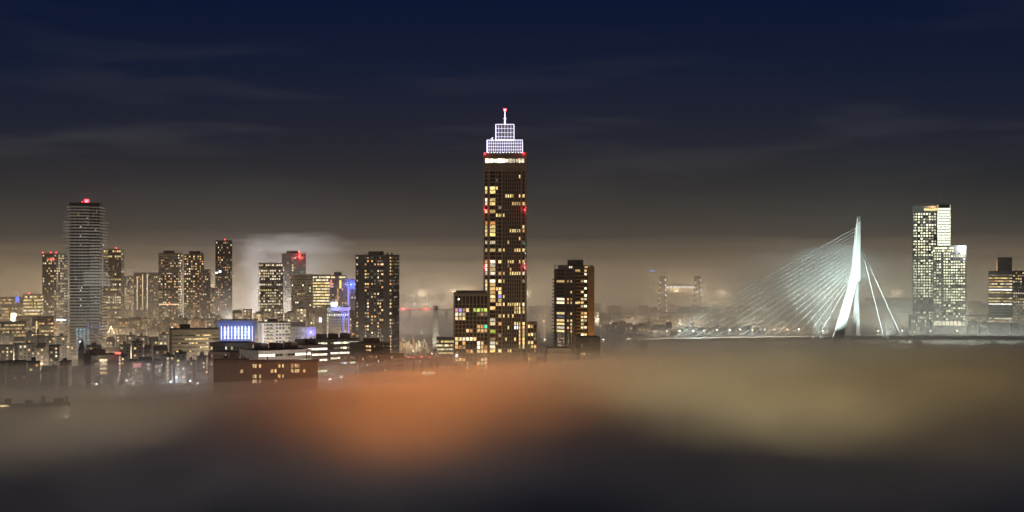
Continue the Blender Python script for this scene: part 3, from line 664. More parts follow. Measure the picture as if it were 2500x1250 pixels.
S('apartment_block', 'pale block dotted with narrow lit windows beside the three light strips', 'apartment building', 303, None, 328, 675, 2000, 0, 24, 'pale', 3.0, 6, 4, .5, .6, .62, ('yellow', 'white', 'warm'), 52, None, 24)
r = S('apartment_block', 'beige slab block with three vertical light strips on its front', 'apartment building', 326, None, 390, 667, 1950, 0, 24, 'pale', 3.1, 13, 4, .5, .5, .22, ('orange', 'warm', 'yellow'), 53, None, 24)
for px, key in ((335.5, 'amber_tube'), (348.5, 'amber_tube'), (359.5, 'yellow')): part('light_strip', MB().box((px - 358) * 1950 / F - .35, (px - 358) * 1950 / F + .35, -r[2] / 2 - .4, -r[2] / 2 - .05, PZ(756, 1950), PZ(670 if px > 340 else 676, 1950)), 'amber_tube', r[0])
r = S('residential_tower', 'grey tower with banded blank top storeys left of the stepped tower', 'tower', 387, 434, 446, 619, 1850, -14, 26, 'grey', 3.4, 10, 3, .7, .5, .38, ('warm', 'yellow', 'white', 'orange'), 54, None, 20); plant_room(r[0], -8, 4, -5, 5, r[3] + .9, r[3] + 4)
bm = MB()
for k in range(7): bm.box(-r[1] / 2 - .15, r[1] / 2 + .15, -r[2] / 2 - .25, -r[2] / 2 - .02, r[3] - 3 - 4.2 * k, r[3] - .8 - 4.2 * k)
part('cladding_band', bm, 'concrete', r[0], 'stuff')
r = S('residential_tower', 'stepped tower of many lit flats between two dark towers on the left', 'tower', 449, None, 498, 622, 1840, 0, 24, 'brown', 3.2, 9, 4, .6, .5, .40, ('warm', 'yellow', 'orange', 'white'), 55, None, 20); plant_room(r[0], -6, 8, -5, 5, r[3] + .9, r[3] + 5); plant_room(r[0], 8.5, 11, -5, 0, r[3] + .9, r[3] + 3)
S('residential_tower', 'lower right shoulder of the stepped tower, grey with few lights', 'tower', 490, None, 514, 659, 1810, 0, 20, 'grey', 3.2, 5, 4, .5, .5, .12, ('warm', 'white'), 56, None, 20)
S('low_block', 'small lit block squeezed between the stepped tower and the slim tower', 'building', 512, None, 529, 704, 1900, 0, 16, 'concrete', 3.3, 4, 3, .6, .6, .45, ('warm', 'orange', 'yellow'), 58, None, 18)
r = S('residential_tower', 'slim dark ribbed tower with one red beacon, left of the fog dome', 'tower', 526, None, 567, 588, 1900, 0, 22, 'dark', 3.3, 9, 4, .5, .55, .28, ('warm', 'orange', 'white'), 59, None, 20); add_beacons(r, [(.06, 1200)])
link('flood_lamp', pane(2.6, 2.2, 'sign_white'), r[0], (-5, -r[2] / 2 - .3, PZ(663, 1900))); link('flood_lamp', pane(3.0, 1.6, 'sign_white'), r[0], (-9.5, -r[2] / 2 - .3, PZ(666, 1900)))
rb = MB()
for k in range(14): rb.box(-r[1] / 2 + r[1] * k / 14 - .2, -r[1] / 2 + r[1] * k / 14 + .2, -r[2] / 2 - .3, -r[2] / 2 - .02, 20, r[3])
part('facade_rib', rb, 'grey', r[0], 'stuff')
r = S('office_tower', 'pale office tower with a dotted light line down its left edge', 'tower', 631, None, 691, 643, 1800, 0, 26, 'pale', 3.5, 11, 4, .6, .5, .62, ('white', 'yellow'), 60, .72, 24)
for k in range(28): link('edge_light', pane(.5, 1.6, 'white'), r[0], (-r[1] / 2 + .8, -r[2] / 2 - .2, PZ(660 + 4.0 * k, 1800)))
r = S('residential_tower', 'tower under a red-lit crane, rising into the fog dome', 'tower', 688, None, 747, 620, 1950, 0, 28, 'concrete', 3.3, 10, 4, .5, .5, .20, ('warm', 'pink', 'white'), 61, None, 24); plant_room(r[0], -10, 6, -6, 6, r[3] + .9, PZ(612.5, 1950), 'dark')
beacon(r[0], (PX(729, 1950) - PX(717, 1950), -r[2] / 2 - 1, PZ(615, 1950)), 5000, .7); beacon(r[0], (PX(731, 1950) - PX(717, 1950), -r[2] / 2 - 1, PZ(630, 1950)), 3000, .7); link('traffic_light', pane(1.4, 1.2, 'green'), r[0], (PX(736, 1950) - PX(717, 1950), -r[2] / 2 - .5, PZ(664, 1950)))
S('office_tower', 'grey office slab with faint rows of lights in front of the red-lit tower', 'tower', 711, None, 764, 671, 1700, 0, 26, 'concrete', 3.4, 12, 4, .6, .5, .5, ('mint', 'dim', 'dim', 'yellow'), 62, .34, 24)
r = S('office_tower', 'office block glowing in full yellow window bands', 'tower', 762, None, 806, 672, 1740, 0, 26, 'pale', 3.6, 11, 4, .96, .55, .96, ('yellow', 'white', 'yellow'), 63, .95, 40)
def colour_tower():
    Y = 1780; s = Y / F; wd, d, cx, cyy, rz = fit(800, None, 872, Y, 0, 26)
    root = thing('apartment_tower', 'lilac-lit tower with red, amber and blue corner lights', 'tower', (cx, cyy, 0), rz); X = lambda px: (px - 836) * s
    B = Block(root, 'lilac_lit_wall'); zt = PZ(683, Y)  # whitish facade with its purple lighting put into the colour
    B.volume(-wd / 2, wd / 2, -d / 2, d / 2, 0, zt, {'F': (cols_even(wd - .7, 9, .35), rows_down(zt, 26, 3.4, .5), rnd_lit(.22, ('white', 'cool', 'warm'), 64))}); B.done()
    part('attic', MB().box(X(806), X(846), -d / 2 + 1, d / 2 - 1, zt + .9, PZ(672, Y)), 'lilac_lit_wall', root); part('attic', MB().box(X(815), X(834), -5, 5, PZ(672, Y), PZ(664, Y)), 'concrete', root)
    for a, b, k in ((808, 818, 'yellow'), (828, 843, 'yellow')): link('window', pane((b - a) * s, 2, k), root, (X((a + b) / 2), -d / 2 + .9, PZ(677, Y)))
    for px, ya, yb, key, wd2 in ((808, 683, 702, 'pink', 3.0), (831, 684, 704, 'yellow', 2.6), (857, 685, 706, 'blue', 4.0), (803, 702, 742, 'pink', 1.0), (825, 704, 752, 'orange', 1.0), (850.5, 700, 800, 'purple', 2.0)):
        part('light_strip', MB().box(X(px) - wd2 / 2, X(px) + wd2 / 2, -d / 2 - .7, -d / 2 - .05, PZ(yb, Y), PZ(ya, Y)), key, root)
    light(root, (X(857), -d / 2 - 4, PZ(695, Y)), 5000, (.2, .25, 1), .6)
colour_tower()
def ring_hotel():
    Y = 1500; s = Y / F; wd, d, cx, cyy, rz = fit(771, 797, 853, Y, 28, 24)
    root = thing('hotel', 'blue-lit hotel with a glowing violet disc on its roof', 'hotel', (cx, cyy, 0), rz); X = lambda px: (px - 812) * s
    zt = PZ(766, Y); B = Block(root, 'grey')
    cols = cols_even(wd - .7, 10, .55)
    B.volume(-wd / 2, wd / 2, -d / 2, d / 2, 0, zt, {'F': (cols, rows_down(zt, 5, 3.1, .5, .6), lambda i, j: 'white' if (i == 0 or (j == 0)) else ('dim' if random.random() < .05 else None)), 'L': (cols_even(d - .7, 4, .3), rows_down(zt, 5, 3.1, .5, .6), rnd_lit(.02, ('dim',), 5))}, True); B.done()
    part('upper_storey', MB().box(-wd / 2 + 1, wd / 2 - 2, -d / 2 + 1, d / 2 - 1, zt + .9, PZ(751, Y)), 'grey', root)
    n = 28; c = (wd * .12, -2); ra = wd * .58
    poly = lambda r: [(c[0] + r * math.cos(2 * math.pi * i / n), c[1] + r * .8 * math.sin(2 * math.pi * i / n)) for i in range(n)]
    part('disc', MB().prism(poly(ra), PZ(751, Y) + .02, PZ(748, Y)), 'steel', root); part('disc_light', MB().prism(poly(ra - .5), PZ(759, Y), PZ(751, Y)), 'purple', root)
    part('neon_strip', MB().box(wd * .2, wd * .2 + .7, -d / 2 - .5, -d / 2 - .06, PZ(815, Y), PZ(768, Y)), 'blue', root); part('neon_strip', MB().box(wd * .44, wd * .44 + 1.6, -d / 2 - .5, -d / 2 - .06, PZ(822, Y), PZ(763, Y)), 'purple', root)
    sg = part('roof_sign', MB().box(-wd * .28, -wd * .02, -d / 2 + .6, -d / 2 + .9, PZ(747.5, Y), PZ(738, Y)), 'sign_white', root)
    part('wall_sign', MB().box(-wd / 2 - .4, -wd / 2 - .06, -d * .05, d * .14, PZ(787, Y), PZ(777, Y)), 'sign_white', root)
    light(root, (-wd * .15, -d / 2 - 6, PZ(742, Y)), 14000, (.75, .9, 1), .8); light(root, (wd * .3, -d / 2 - 5, PZ(770, Y)), 5000, (.3, .3, 1), .6)
ring_hotel()
S('apartment_block', 'narrow block with stacked loggias tucked behind the dark tower', 'apartment building', 853, None, 872, 760, 1450, 0, 18, 'concrete', 3.0, 4, 3, .7, .6, .3, ('orange', 'dim', 'warm'), 66)
def led_hall():
    Y = 1330; s = Y / F; wd, d, cx, cyy, rz = fit(531, None, 629, Y, -6, 30)
    root = thing('theatre', 'blue-lit hall with ten glowing vertical light columns on its front', 'theatre', (cx, cyy, 0), rz); X = lambda px: (px - 580) * s
    zt = PZ(784, Y); part('wall', MB().box(-wd / 2, wd / 2, -d / 2, d / 2, 0, zt), 'blue_lit_wall', root); part('parapet', MB().box(-wd / 2 - .2, wd / 2 + .2, -d / 2 - .2, d / 2 + .2, zt, zt + .8), 'dark', root)  # blue light on the hall is put into the wall colour
    for k in range(10):
        px = 544.5 + 8.3 * k; key = 'led_lilac' if k in (1, 2, 5, 9) else 'led_white'; y1 = 848 if k == 9 else 829
        c = part('light_column', MB().box(X(px) - .32, X(px) + .32, -d / 2 - .5, -d / 2 - .1, PZ(y1, Y), PZ(796, Y)), key, root)
        if k not in (0, 9):
            for q in range(4): part('light_fan', MB().hexa([(X(px) - 1.1, -d / 2 - .3, PZ(804 + q * 7.8, Y)), (X(px) + 1.1, -d / 2 - .3, PZ(804 + q * 7.8, Y)), (X(px) + 1.1, -d / 2 - .06, PZ(804 + q * 7.8, Y)), (X(px) - 1.1, -d / 2 - .06, PZ(804 + q * 7.8, Y))], [(X(px) - .4, -d / 2 - .3, PZ(797 + q * 7.8, Y)), (X(px) + .4, -d / 2 - .3, PZ(797 + q * 7.8, Y)), (X(px) + .4, -d / 2 - .06, PZ(797 + q * 7.8, Y)), (X(px) - .4, -d / 2 - .06, PZ(797 + q * 7.8, Y))]), 'led_lilac' if k in (1, 2, 5) else 'purple' if k == 3 else 'led_white', c)
    for px in (553, 561): link('window', pane(1.4, 1.4, 'dim'), root, (X(px), -d / 2 - .06, PZ(793, Y)))
    for k in range(3): light(root, (X(552 + 28 * k), -d / 2 - 7, PZ(812, Y)), 4500, (.5, .62, 1), .8)
led_hall()
def white_flats():
    Y = 1270; s = Y / F; wd, d, cx, cyy, rz = fit(629, 641, 709, Y, 14, 18)
    root = thing('apartment_block', 'white flat-roofed apartment block with balconies right of the blue hall', 'apartment building', (cx, cyy, 0), rz)
    zt = PZ(789, Y); B = Block(root, 'white_paint'); rows = rows_down(zt, 4, 8.2 * s, .5, .9); W = wd - .7
    cols = [(W * .05, W * .1), (W * .14, W * .24), (W * .26, W * .36)] + [(W * a, W * a + 1.9) for a in (.48, .60, .72, .84, .93)]
    B.volume(-wd / 2, wd / 2, -d / 2, d / 2, 0, zt, {'F': (cols, rows, rnd_lit(.28, ('warm', 'orange', 'yellow', 'white'), 71)), 'L': ([(d * .5, d * .6)], rows, None)}, True, 'dark'); B.done()
    for a, b in rows: part('balcony', MB().box(-wd / 2 + W * .12, -wd / 2 + W * .40, -d / 2 - 1.3, -d / 2 - .02, a - .5, a + .55), 'concrete', root)
    plant_room(root, -wd * .18, wd * .1, -4, 4, zt + .9, zt + 4.2, 'pale')
    for u in (-.4, -.3, .3): part('aerial', MB().tube((u * wd, 0, zt + .9), (u * wd, 0, zt + 5), .08), 'dark', root)
    lt = thing('flood_light', 'white flood light in the street before the white apartment block', 'flood light', (PX(640, 1235), 1235, 0)); part('lamp_post', MB().tube((0, 0, 0), (0, 0, 22), .15), 'steel', lt); part('lamp_glass', MB().box(-.4, .4, -.4, .4, 22, 22.5), 'lamp_cool', lt)
    spot(lt, (0, .3, 23.5), (cx - PX(640, 1235), cyy - 1235, 28), 42000, (1, .92, .88), 120)
white_flats()
r = S('office_block', 'low white-banded block between the white flats and the hotel', 'office building', 706, None, 772, 800, 1400, 0, 24, 'white_paint', 4.0, 9, 4, .3, .3, .15, ('cool', 'white'), 73)
part('violet_light', MB().box(r[1] * .18, r[1] * .46, -r[2] / 2 - .6, -r[2] / 2 - .06, PZ(820, 1400), PZ(803, 1400)), 'purple', r[0]); plant_room(r[0], -r[1] * .45, r[1] * .1, -8, 8, r[3] + .9, r[3] + 5, 'grey'); light(r[0], (r[1] * .3, -r[2] / 2 - 4, PZ(812, 1400)), 3500, (.35, .35, 1), .6)
# ================================================================== far left offices
S('office_block', 'far left office with two long lit window rows', 'office building', -30, None, 57, 728, 1800, 0, 30, 'concrete', 3.8, 22, 4, .7, .5, .6, ('yellow', 'warm'), 81, .7, 24)
r = S('office_block', 'curved-looking banded office glowing yellow under a red roof light', 'office building', 56, None, 106, 720, 1760, -8, 30, 'concrete', 4.2, 12, 4, .94, .5, .92, ('yellow', 'yellow', 'white'), 82, .95, 26); add_beacons(r, [(-.15, 500)])
part('blue_sign', MB().box(-r[1] / 2 - 9, -r[1] / 2 - 5, -r[2] / 2 + 1, -r[2] / 2 + 1.4, PZ(738, 1760), PZ(724, 1760)), 'blue', r[0])
r = S('site_tower', 'small dazzling floodlit tower block at the far left', 'building', 26, None, 41, 766, 1680, 0, 10, 'pale', 3.4, 3, 2, .85, .75, 1.0, ('sign_white', 'lamp_warm', 'white'), 83, None, 8); light(r[0], (0, -14, PZ(774, 1680)), 22000, (1, .82, .5), 1)
r = S('exhibition_hall', 'wide pale hall with a lit vertical-ribbed front at the far left', 'building', 38, None, 82, 776, 1640, 0, 30, 'pale', 5, 14, 4, .6, .5, .12, ('dim', 'warm'), 84)
S('office_block', 'long low office with dotted window rows at the left edge', 'office building', -25, None, 64, 789, 1480, 0, 24, 'brown', 3.6, 26, 4, .55, .55, .72, ('yellow', 'warm'), 85)
r = S('office_block', 'brick office with yellow bands and a bright vertical stair window', 'office building', 78, None, 138, 776, 1520, -6, 26, 'brick', 4.0, 7, 4, .85, .4, .55, ('yellow', 'warm', 'orange'), 86)
part('stair_window', MB().box(-r[1] / 2 + 4, -r[1] / 2 + 7, -r[2] / 2 - .3, -r[2] / 2 - .04, PZ(812, 1520), PZ(784, 1520)), 'yellow', r[0])
r = S('station_hall', 'low hall with a blinding white canopy light left of the balcony tower', 'building', 120, None, 166, 780, 1600, 0, 26, 'grey', 4.4, 7, 4, .6, .4, .2, ('pink', 'dim', 'warm'), 87); part('canopy_light', MB().box(-4, 8, -r[2] / 2 - 1.6, -r[2] / 2 - .8, PZ(782, 1600), PZ(779.5, 1600)), 'sign_white', r[0])

# ================================================================== rows of low blocks and houses
def house(label, x0, x1, ytop, Y, wall, R, group, roof='flat', p=.25, rel=0, fh=3.1, keys=('warm', 'yellow', 'orange', 'white'), d=14, name='house', cat='house', z0=0):
    wd, d, cx, cyy, rz = fit(x0, None, x1, Y, rel, d); zt = max(6, PZ(ytop, Y))
    root = thing(name, label, cat, (cx, cyy, z0), rz, group); zt -= z0
    B = Block(root, wall, proud=.25); n = max(2, int(wd / 3.4))
    eave = zt if roof == 'flat' else zt - 4.0
    rows = rows_down(eave, 2, fh, .5, .8)[:6]
    def lit(i, j):
        return R.choice(keys) if R.random() < p else None
    B.volume(-wd / 2, wd / 2, -d / 2, d / 2, 0, eave, {'F': (cols_even(wd - .5, n, .45), rows, lit)}, roof == 'flat', 'roofing'); B.done()
    if roof == 'flat':
        if R.random() < .7: plant_room(root, -wd * .2, wd * R.uniform(-.05, .25), -3, 3, eave + .9, eave + R.uniform(2.4, 4), 'roofing')
    else:
        rf = part('roof', MB().gable(-wd / 2 - .3, wd / 2 + .3, -d / 2 - .5, d / 2 + .5, eave + .01, 4.0), 'tile', root)
        part('chimney', MB().box(wd * .2, wd * .2 + 1, -.6, .6, eave + 2.2, eave + 5.0), 'brick', rf)
    return root
def row(label, group, x0, x1, n, ya, yb, Y, seed, walls=('brick', 'dark_brick', 'grey', 'concrete'), p=.22, roofs=('flat', 'flat', 'gable'), jit=.04, keys=('warm', 'yellow', 'orange', 'white'), name='house', cat='house', z0=0, d=14, slope=0.0):
    R = random.Random(seed); e = [x0]
    for k in range(n): e.append(e[-1] + R.uniform(.7, 1.3))
    sc_ = (x1 - x0) / (e[-1] - x0); e = [x0 + (q - x0) * sc_ for q in e]
    for k in range(n):
        Yk = Y * (1 + R.uniform(-jit, jit)) + slope * (k / max(1, n - 1))
        house(f'{ordinal(k)} from left of {label}', e[k] + .6, e[k + 1] - .6, R.uniform(ya, yb), Yk, R.choice(walls), R, group, R.choice(roofs), p, R.uniform(-12, 12), d=d, keys=keys, name=name, cat=cat, z0=z0)
row('the dark town houses below the far left offices', 'town houses below the left offices', -20, 165, 7, 812, 826, 1360, 1, p=.36)
row('the low blocks in front of those town houses at the left', 'low blocks at the left', -20, 150, 4, 838, 850, 1230, 2, p=.42, d=20, name='low_block', cat='building')
row('the roofs right of the balcony tower, below the office windows', 'roofs right of the balcony tower', 262, 420, 7, 790, 806, 1620, 3, p=.5)
row('the lit flats behind, between the balcony tower and the stepped tower', 'lit flats in the middle left', 262, 540, 9, 770, 786, 1760, 4, p=.5, walls=('brick', 'brown', 'concrete'), name='apartment_block', cat='apartment building')
row('the dark houses in front of those lit flats', 'dark houses on the left', 258, 415, 6, 818, 830, 1380, 5, p=.34)
row('the low roofs right under the balcony tower', 'low roofs under the balcony tower', 210, 410, 6, 836, 850, 1240, 6, p=.4, d=18)
row('the street houses with yellow windows left of the dark foreground building', 'street houses left of the foreground building', 285, 510, 8, 862, 884, 1120, 7, p=.46, keys=('yellow', 'warm', 'white'))
row('the fogged roofs along the left edge', 'fogged roofs at the left edge', -20, 210, 6, 884, 897, 1010, 8, p=.10, roofs=('gable', 'flat'))
row('the houses behind the wide brown office', 'houses behind the brown office', 415, 540, 5, 778, 790, 1560, 9, p=.42)
row('the blocks at the feet of the pale office tower', 'blocks under the fog dome', 566, 770, 8, 752, 768, 1660, 10, p=.55, walls=('pale', 'concrete'), keys=('white', 'mint', 'warm'), name='office_block', cat='office building')
row('the far roofs on the horizon left of the white pylon', 'far roofs by the red bridge', 975, 1110, 6, 716, 726, 3300, 11, p=.5, d=20)
row('the far roofs right of the tallest tower', 'far roofs right of the tallest tower', 1290, 1470, 8, 738, 752, 2700, 12, p=.42, keys=('orange', 'warm', 'white'))

def brown_office():
    Y = 1230; s = Y / F; wd, d, cx, cyy, rz = fit(413, 420, 536, Y, 6, 40)
    root = thing('office_block', 'wide brown office with broken yellow ribbon windows below the stepped tower', 'office building', (cx, cyy, 0), rz)
    zt = PZ(806, Y); B = Block(root, 'brown'); W = wd - .7; R = random.Random(6)
    rows = [(PZ(y + 3, Y), PZ(y, Y)) for y in (818, 827, 837, 847, 857, 867)]
    cols = cols_even(W, 22, .9)
    on = {0: list(range(11, 13)) + [14, 15, 16, 17], 1: list(range(6, 17)), 2: [8, 9, 10, 11, 16, 3], 3: [13, 14, 15, 16, 18, 19], 4: [2, 3, 8], 5: [4, 5, 12]}
    B.volume(-wd / 2, wd / 2, -d / 2, d / 2, 0, zt, {'F': (cols, rows, lambda i, j: (R.choice(['yellow', 'white', 'yellow']) if i in on[j] else ('dim' if R.random() < .12 else None)))}, True, 'roofing'); B.done()
    plant_room(root, -wd * .3, -wd * .1, -6, 6, zt + .9, zt + 4.5, 'roofing')
brown_office()
r = S('school', 'low school-like block with a thin bright roof edge before the blue hall', 'building', 512, 598, 620, 842, 1130, -14, 30, 'concrete', 4.2, 12, 6, .5, .55, .16, ('yellow', 'warm', 'white'), 91); part('roof', MB().box(-r[1] / 2 - .6, r[1] / 2 + .6, -r[2] / 2 - .6, r[2] / 2 + .6, r[3] + .92, r[3] + 1.3), 'pale', r[0])
S('apartment_block', 'brick flats with reddish lit windows below that school', 'apartment building', 508, 560, 592, 862, 1060, -30, 20, 'brick', 3.0, 9, 7, .5, .6, .24, ('pink', 'warm', 'white', 'orange'), 92)

# ================================================================== the hospital-like complex: long white banded wings
lit_mat('ribbon', (1, .90, .62), (1, .95, .78), 2.6, True, .25)
def hospital():
    def wing(label, x0, xm, x1, ytop, Y, rel, band, seed, fh=4.3, roofx=None):
        wd, d, cx, cyy, rz = fit(x0, xm, x1, Y, rel, 40); zt = PZ(ytop, Y)
        root = thing('hospital_wing', label, 'hospital wing', (cx, cyy, 0), rz, 'white hospital wings')
        B = Block(root, 'pale', proud=.3); rows = rows_down(zt, 4, fh, .36, 1.6); R = random.Random(seed)
        ln = d - .6; n = max(4, int(ln / 3)); pat = {}
        def lit(i, j):
            f = i / n; k = (int(f * band), j)
            if k not in pat: pat[k] = (R.random() < .74, R.choice(['ribbon', 'ribbon', 'mint', 'cool', 'ribbon']))
            if f * band % 1 > .86: return None
            return pat[k][1] if pat[k][0] and R.random() < .94 else ('dim' if R.random() < .4 else None)
        sd = 'R' if rel < 0 else 'L'
        B.volume(-wd / 2, wd / 2, -d / 2, d / 2, 0, zt, {sd: (cols_even(ln, n, .97), rows, lit), 'F': ([], [], None)}, True, 'pale'); B.done()
        part('roof', MB().box(-wd / 2 + .4, wd / 2 - .4, -d / 2 + .4, d / 2 - .4, zt + .3, zt + .92), 'roofing', root)
        gr = MB()
        for k in range(int(zt / 2)):
            gr.box(-wd / 2 + .1, wd / 2 - .1, -d / 2 - .06, -d / 2 - .01, zt - 2 * k - .14, zt - 2 * k - .02)
        part('cladding_joint', gr, 'grey', root, 'stuff')
        for q in range(3):
            yy = -d / 2 + d * (.2 + .28 * q); part('roof_plant', MB().box(-wd * .3, wd * .1, yy, yy + d * .13, zt + .92, zt + 5), 'roofing' if q % 2 else 'grey', root)
        return root
    wing('near white hospital wing with a striped gable and long lit ribbons', 585, 632, 760, 860, 960, -62, 3, 3)
    wing('middle white hospital wing stepping up behind the near one', 700, 742, 800, 846, 1100, -62, 2, 4)
    wing('far hospital wing with the brightest yellow ribbons beside the brown overhanging block', 745, 775, 878, 832, 1200, -62, 4, 5)
hospital()
def foreground():
    Y = 850; s = Y / F; wd, d, cx, cyy, rz = fit(521, None, 776, Y, -2, 16)
    root = thing('apartment_block', 'long dark foreground apartment block sinking into the fog', 'apartment building', (cx, cyy, 0), rz); X = lambda px: (px - 648.5) * s
    zt = PZ(887, Y); B = Block(root, 'roofing'); fh = 12.6 * s
    rows = [(PZ(899, Y) - j * fh, PZ(890.5, Y) - j * fh) for j in range(8)]
    pxs = [(590, 7), (599, 7), (618.5, 4), (624, 4), (634.5, 5), (663, 6), (672, 5), (681, 6), (690, 4), (713, 6), (721, 4), (727, 5), (742, 5), (755, 5), (535, 6), (548, 6), (562, 6), (575, 6)]
    pxs.sort(); cols = [(X(a - b / 2) + wd / 2 - .35, X(a + b / 2) + wd / 2 - .35) for a, b in pxs]; ix = [a for a, b in pxs]
    on = {0: [618.5, 624, 634.5, 681, 690, 713, 721, 727], 1: [663, 672, 713, 721, 727, 742, 590], 2: [618.5, 624, 634.5, 681, 690], 3: [618.5, 624, 634.5, 672], 4: [634.5, 713]}
    B.volume(-wd / 2, wd / 2, -d / 2, d / 2, 0, zt, {'F': (cols, rows, lambda i, j: ('warm' if (i + j) % 3 else 'yellow') if ix[i] in on.get(j, []) else None)}, True, 'roofing'); B.done()
    part('raised_wing', MB().box(-wd / 2 + .02, X(605), -d / 2 + .3, d / 2 - .3, zt + .9, zt + 1.9), 'roofing', root)
    for a, b, h in ((546, 552, 3.2), (553.5, 556, 5.5), (588, 590, 4), (592, 595, 2.6), (650, 653, 2.5), (746, 748.5, 6), (752, 754, 3)): part('chimney', MB().box(X(a), X(b), -2, 0, zt + .9, zt + .9 + h), 'dark', root)
foreground()
def stair_block():
    Y = 1020; s = Y / F; wd, d, cx, cyy, rz = fit(205, 222, 290, Y, 14, 16)
    root = thing('apartment_block', 'dark block with brightly lit open stair landings at the lower left', 'apartment building', (cx, cyy, 0), rz); X = lambda px: (px - 247.5) * s
    zt = PZ(869, Y); B = Block(root, 'dark_brick'); B.volume(-wd / 2, wd / 2, -d / 2, d / 2, 0, zt, {'F': ([(wd * .5, wd * .58), (wd * .7, wd * .76)], rows_down(PZ(905, Y), 2, 3.4, .5), rnd_lit(.2, ('warm',), 3))}, True, 'roofing'); B.done()
    part('stair_head', MB().box(X(222), X(254), -5, 5, zt + .9, zt + 4), 'dark', root)
    for k in range(4):
        z = PZ(877 + 10.2 * k, Y); l_ = part('stair_landing', MB().box(X(234), X(254), -d / 2 - 2.4, -d / 2 - .04, z - 2.4, z - 2.1), 'pale', root)
        link('landing_light', pane(6 * s * 3, 1.5, 'white' if k < 3 else 'warm'), root, (X(244), -d / 2 - .3, z - .9)); part('stair_flight', MB().hexa([(X(222), -d / 2 - 2, z - 3.4), (X(234), -d / 2 - 2, z - 2.3), (X(234), -d / 2 - .1, z - 2.3), (X(222), -d / 2 - .1, z - 3.4)], [(X(222), -d / 2 - 2, z - 3.1), (X(234), -d / 2 - 2, z - 2.0), (X(234), -d / 2 - .1, z - 2.0), (X(222), -d / 2 - .1, z - 3.1)]), 'pale', l_)
    light(root, (X(240), -d / 2 - 4, PZ(884, Y)), 1600, (1, .78, .5), .5)
    for k in range(6): link('window', pane(1.2, 1.6, 'pink' if k % 2 else 'white'), root, (X(284), -d / 2 - .06, PZ(874 + 8 * k, Y)))
    link('red_sign', pane(4.5, 1.6, 'red'), root, (X(279), -d / 2 - .4, PZ(866, Y) + .6)); light(root, (X(279), -d / 2 - 3, zt + 2), 900, (1, .1, .12), .4)
stair_block()
r = S('shop_block', 'small block with pink-lit sign panel near the white-lit fog', 'building', 306, 322, 350, 886, 1040, 32, 14, 'concrete', 3.2, 4, 3, .5, .5, .1, ('white',), 95); part('pink_panel', MB().box(-r[1] * .4, r[1] * .3, -r[2] / 2 - .3, -r[2] / 2 - .04, r[3] - 3.6, r[3] - .6), 'pink', r[0])
r = S('villa', 'fog-drowned block at the lower left corner with one bright corner window', 'building', -30, None, 172, 1002, 640, 0, 20, 'dark_brick', 3.6, 14, 4, .4, .5, .04, ('warm', 'dim'), 96)
for a, b, h in ((-.3, -.22, 3), (-.05, .04, 2.2), (.15, .19, 4), (.3, .42, 2.6), (.45, .47, 3.5)): part('roof_plant', MB().box(r[1] * a, r[1] * b, -4, 3, r[3] + .9, r[3] + .9 + h), 'roofing', r[0])
for y, k in ((1000, 'dim'), (1022, 'white'), (1031, 'warm'), (1044, 'orange')): link('window', pane(2.2, 1.7, k), r[0], (r[1] / 2 - 1.8, -r[2] / 2 - .4, PZ(y, 640)))
light(r[0], (r[1] / 2 - 2, -r[2] / 2 - 2.5, PZ(1025, 640)), 500, (1, .76, .45), .4); light(r[0], (-r[1] * .32, -r[2] / 2 - 2.5, PZ(995, 640)), 500, (1, .74, .4), .4); link('window', pane(5.5, .9, 'warm'), r[0], (-r[1] * .33, -r[2] / 2 - .4, PZ(992, 640)))

# single landmarks on the left
Y = 1190; t = thing('church_steeple', 'dark pointed church steeple in front of the balcony tower', 'church', (PX(200, Y), Y, 0)); part('tower', MB().box(-2.4, 2.4, -2.4, 2.4, 0, PZ(856, Y)), 'dark_brick', t)
zb = PZ(856, Y); part('spire', MB().hexa([(-2.6, -2.6, zb + .01), (2.6, -2.6, zb + .01), (2.6, 2.6, zb + .01), (-2.6, 2.6, zb + .01)], [(-.1, -.1, PZ(826, Y)), (.1, -.1, PZ(826, Y)), (.1, .1, PZ(826, Y)), (-.1, .1, PZ(826, Y))]), 'roofing', t); part('nave', MB().gable(-3, 3, 3, 22, PZ(874, Y), 6).box(-2.9, 2.9, 3.1, 21.9, 0, PZ(874, Y)), 'dark_brick', t)
Y = 1250; t = thing('lattice_mast', 'thin dark lattice mast rising before the yellow stair window', 'mast', (PX(93, Y), Y, 0)); mb = MB(); H = PZ(770, Y)
for k in range(4):
    a = (1 if k in (0, 3) else -1) * .6; b = (1 if k < 2 else -1) * .6; mb.tube((a, b, 0), (a * .5, b * .5, H), .13)
for k in range(22):
    z = H * k / 22; q = .6 * (1 - .5 * k / 22); mb.tube((-q, -q, z), (q, -q, z + H / 22), .07).tube((q, q, z), (-q, q, z + H / 22), .07)
part('lattice', mb, 'dark', t); part('aerial', MB().box(-.9, .9, -.6, .6, PZ(812, Y), PZ(804, Y)), 'dark', t)
Y = 1560; t = thing('light_tree', 'triangle of fairy lights on a roof right of the balcony tower', 'light display', (PX(271, Y), Y, PZ(815, Y))); mb = MB(); hh = PZ(797, Y) - PZ(815, Y)
for a in (-3.6, 3.6): mb.tube((a, 0, 0), (0, 0, hh), .16)
part('light_string', mb, 'lamp_warm', t); mb = MB()
for k in range(7): mb.box(-1.4 + .4 * k, -1.2 + .4 * k, -.1, .1, .9 * k, .9 * k + .35)
part('light_cluster', mb, 'warm', t); part('stand', MB().box(-3.8, 3.8, -.5, .5, -8, -.05), 'dark', t)
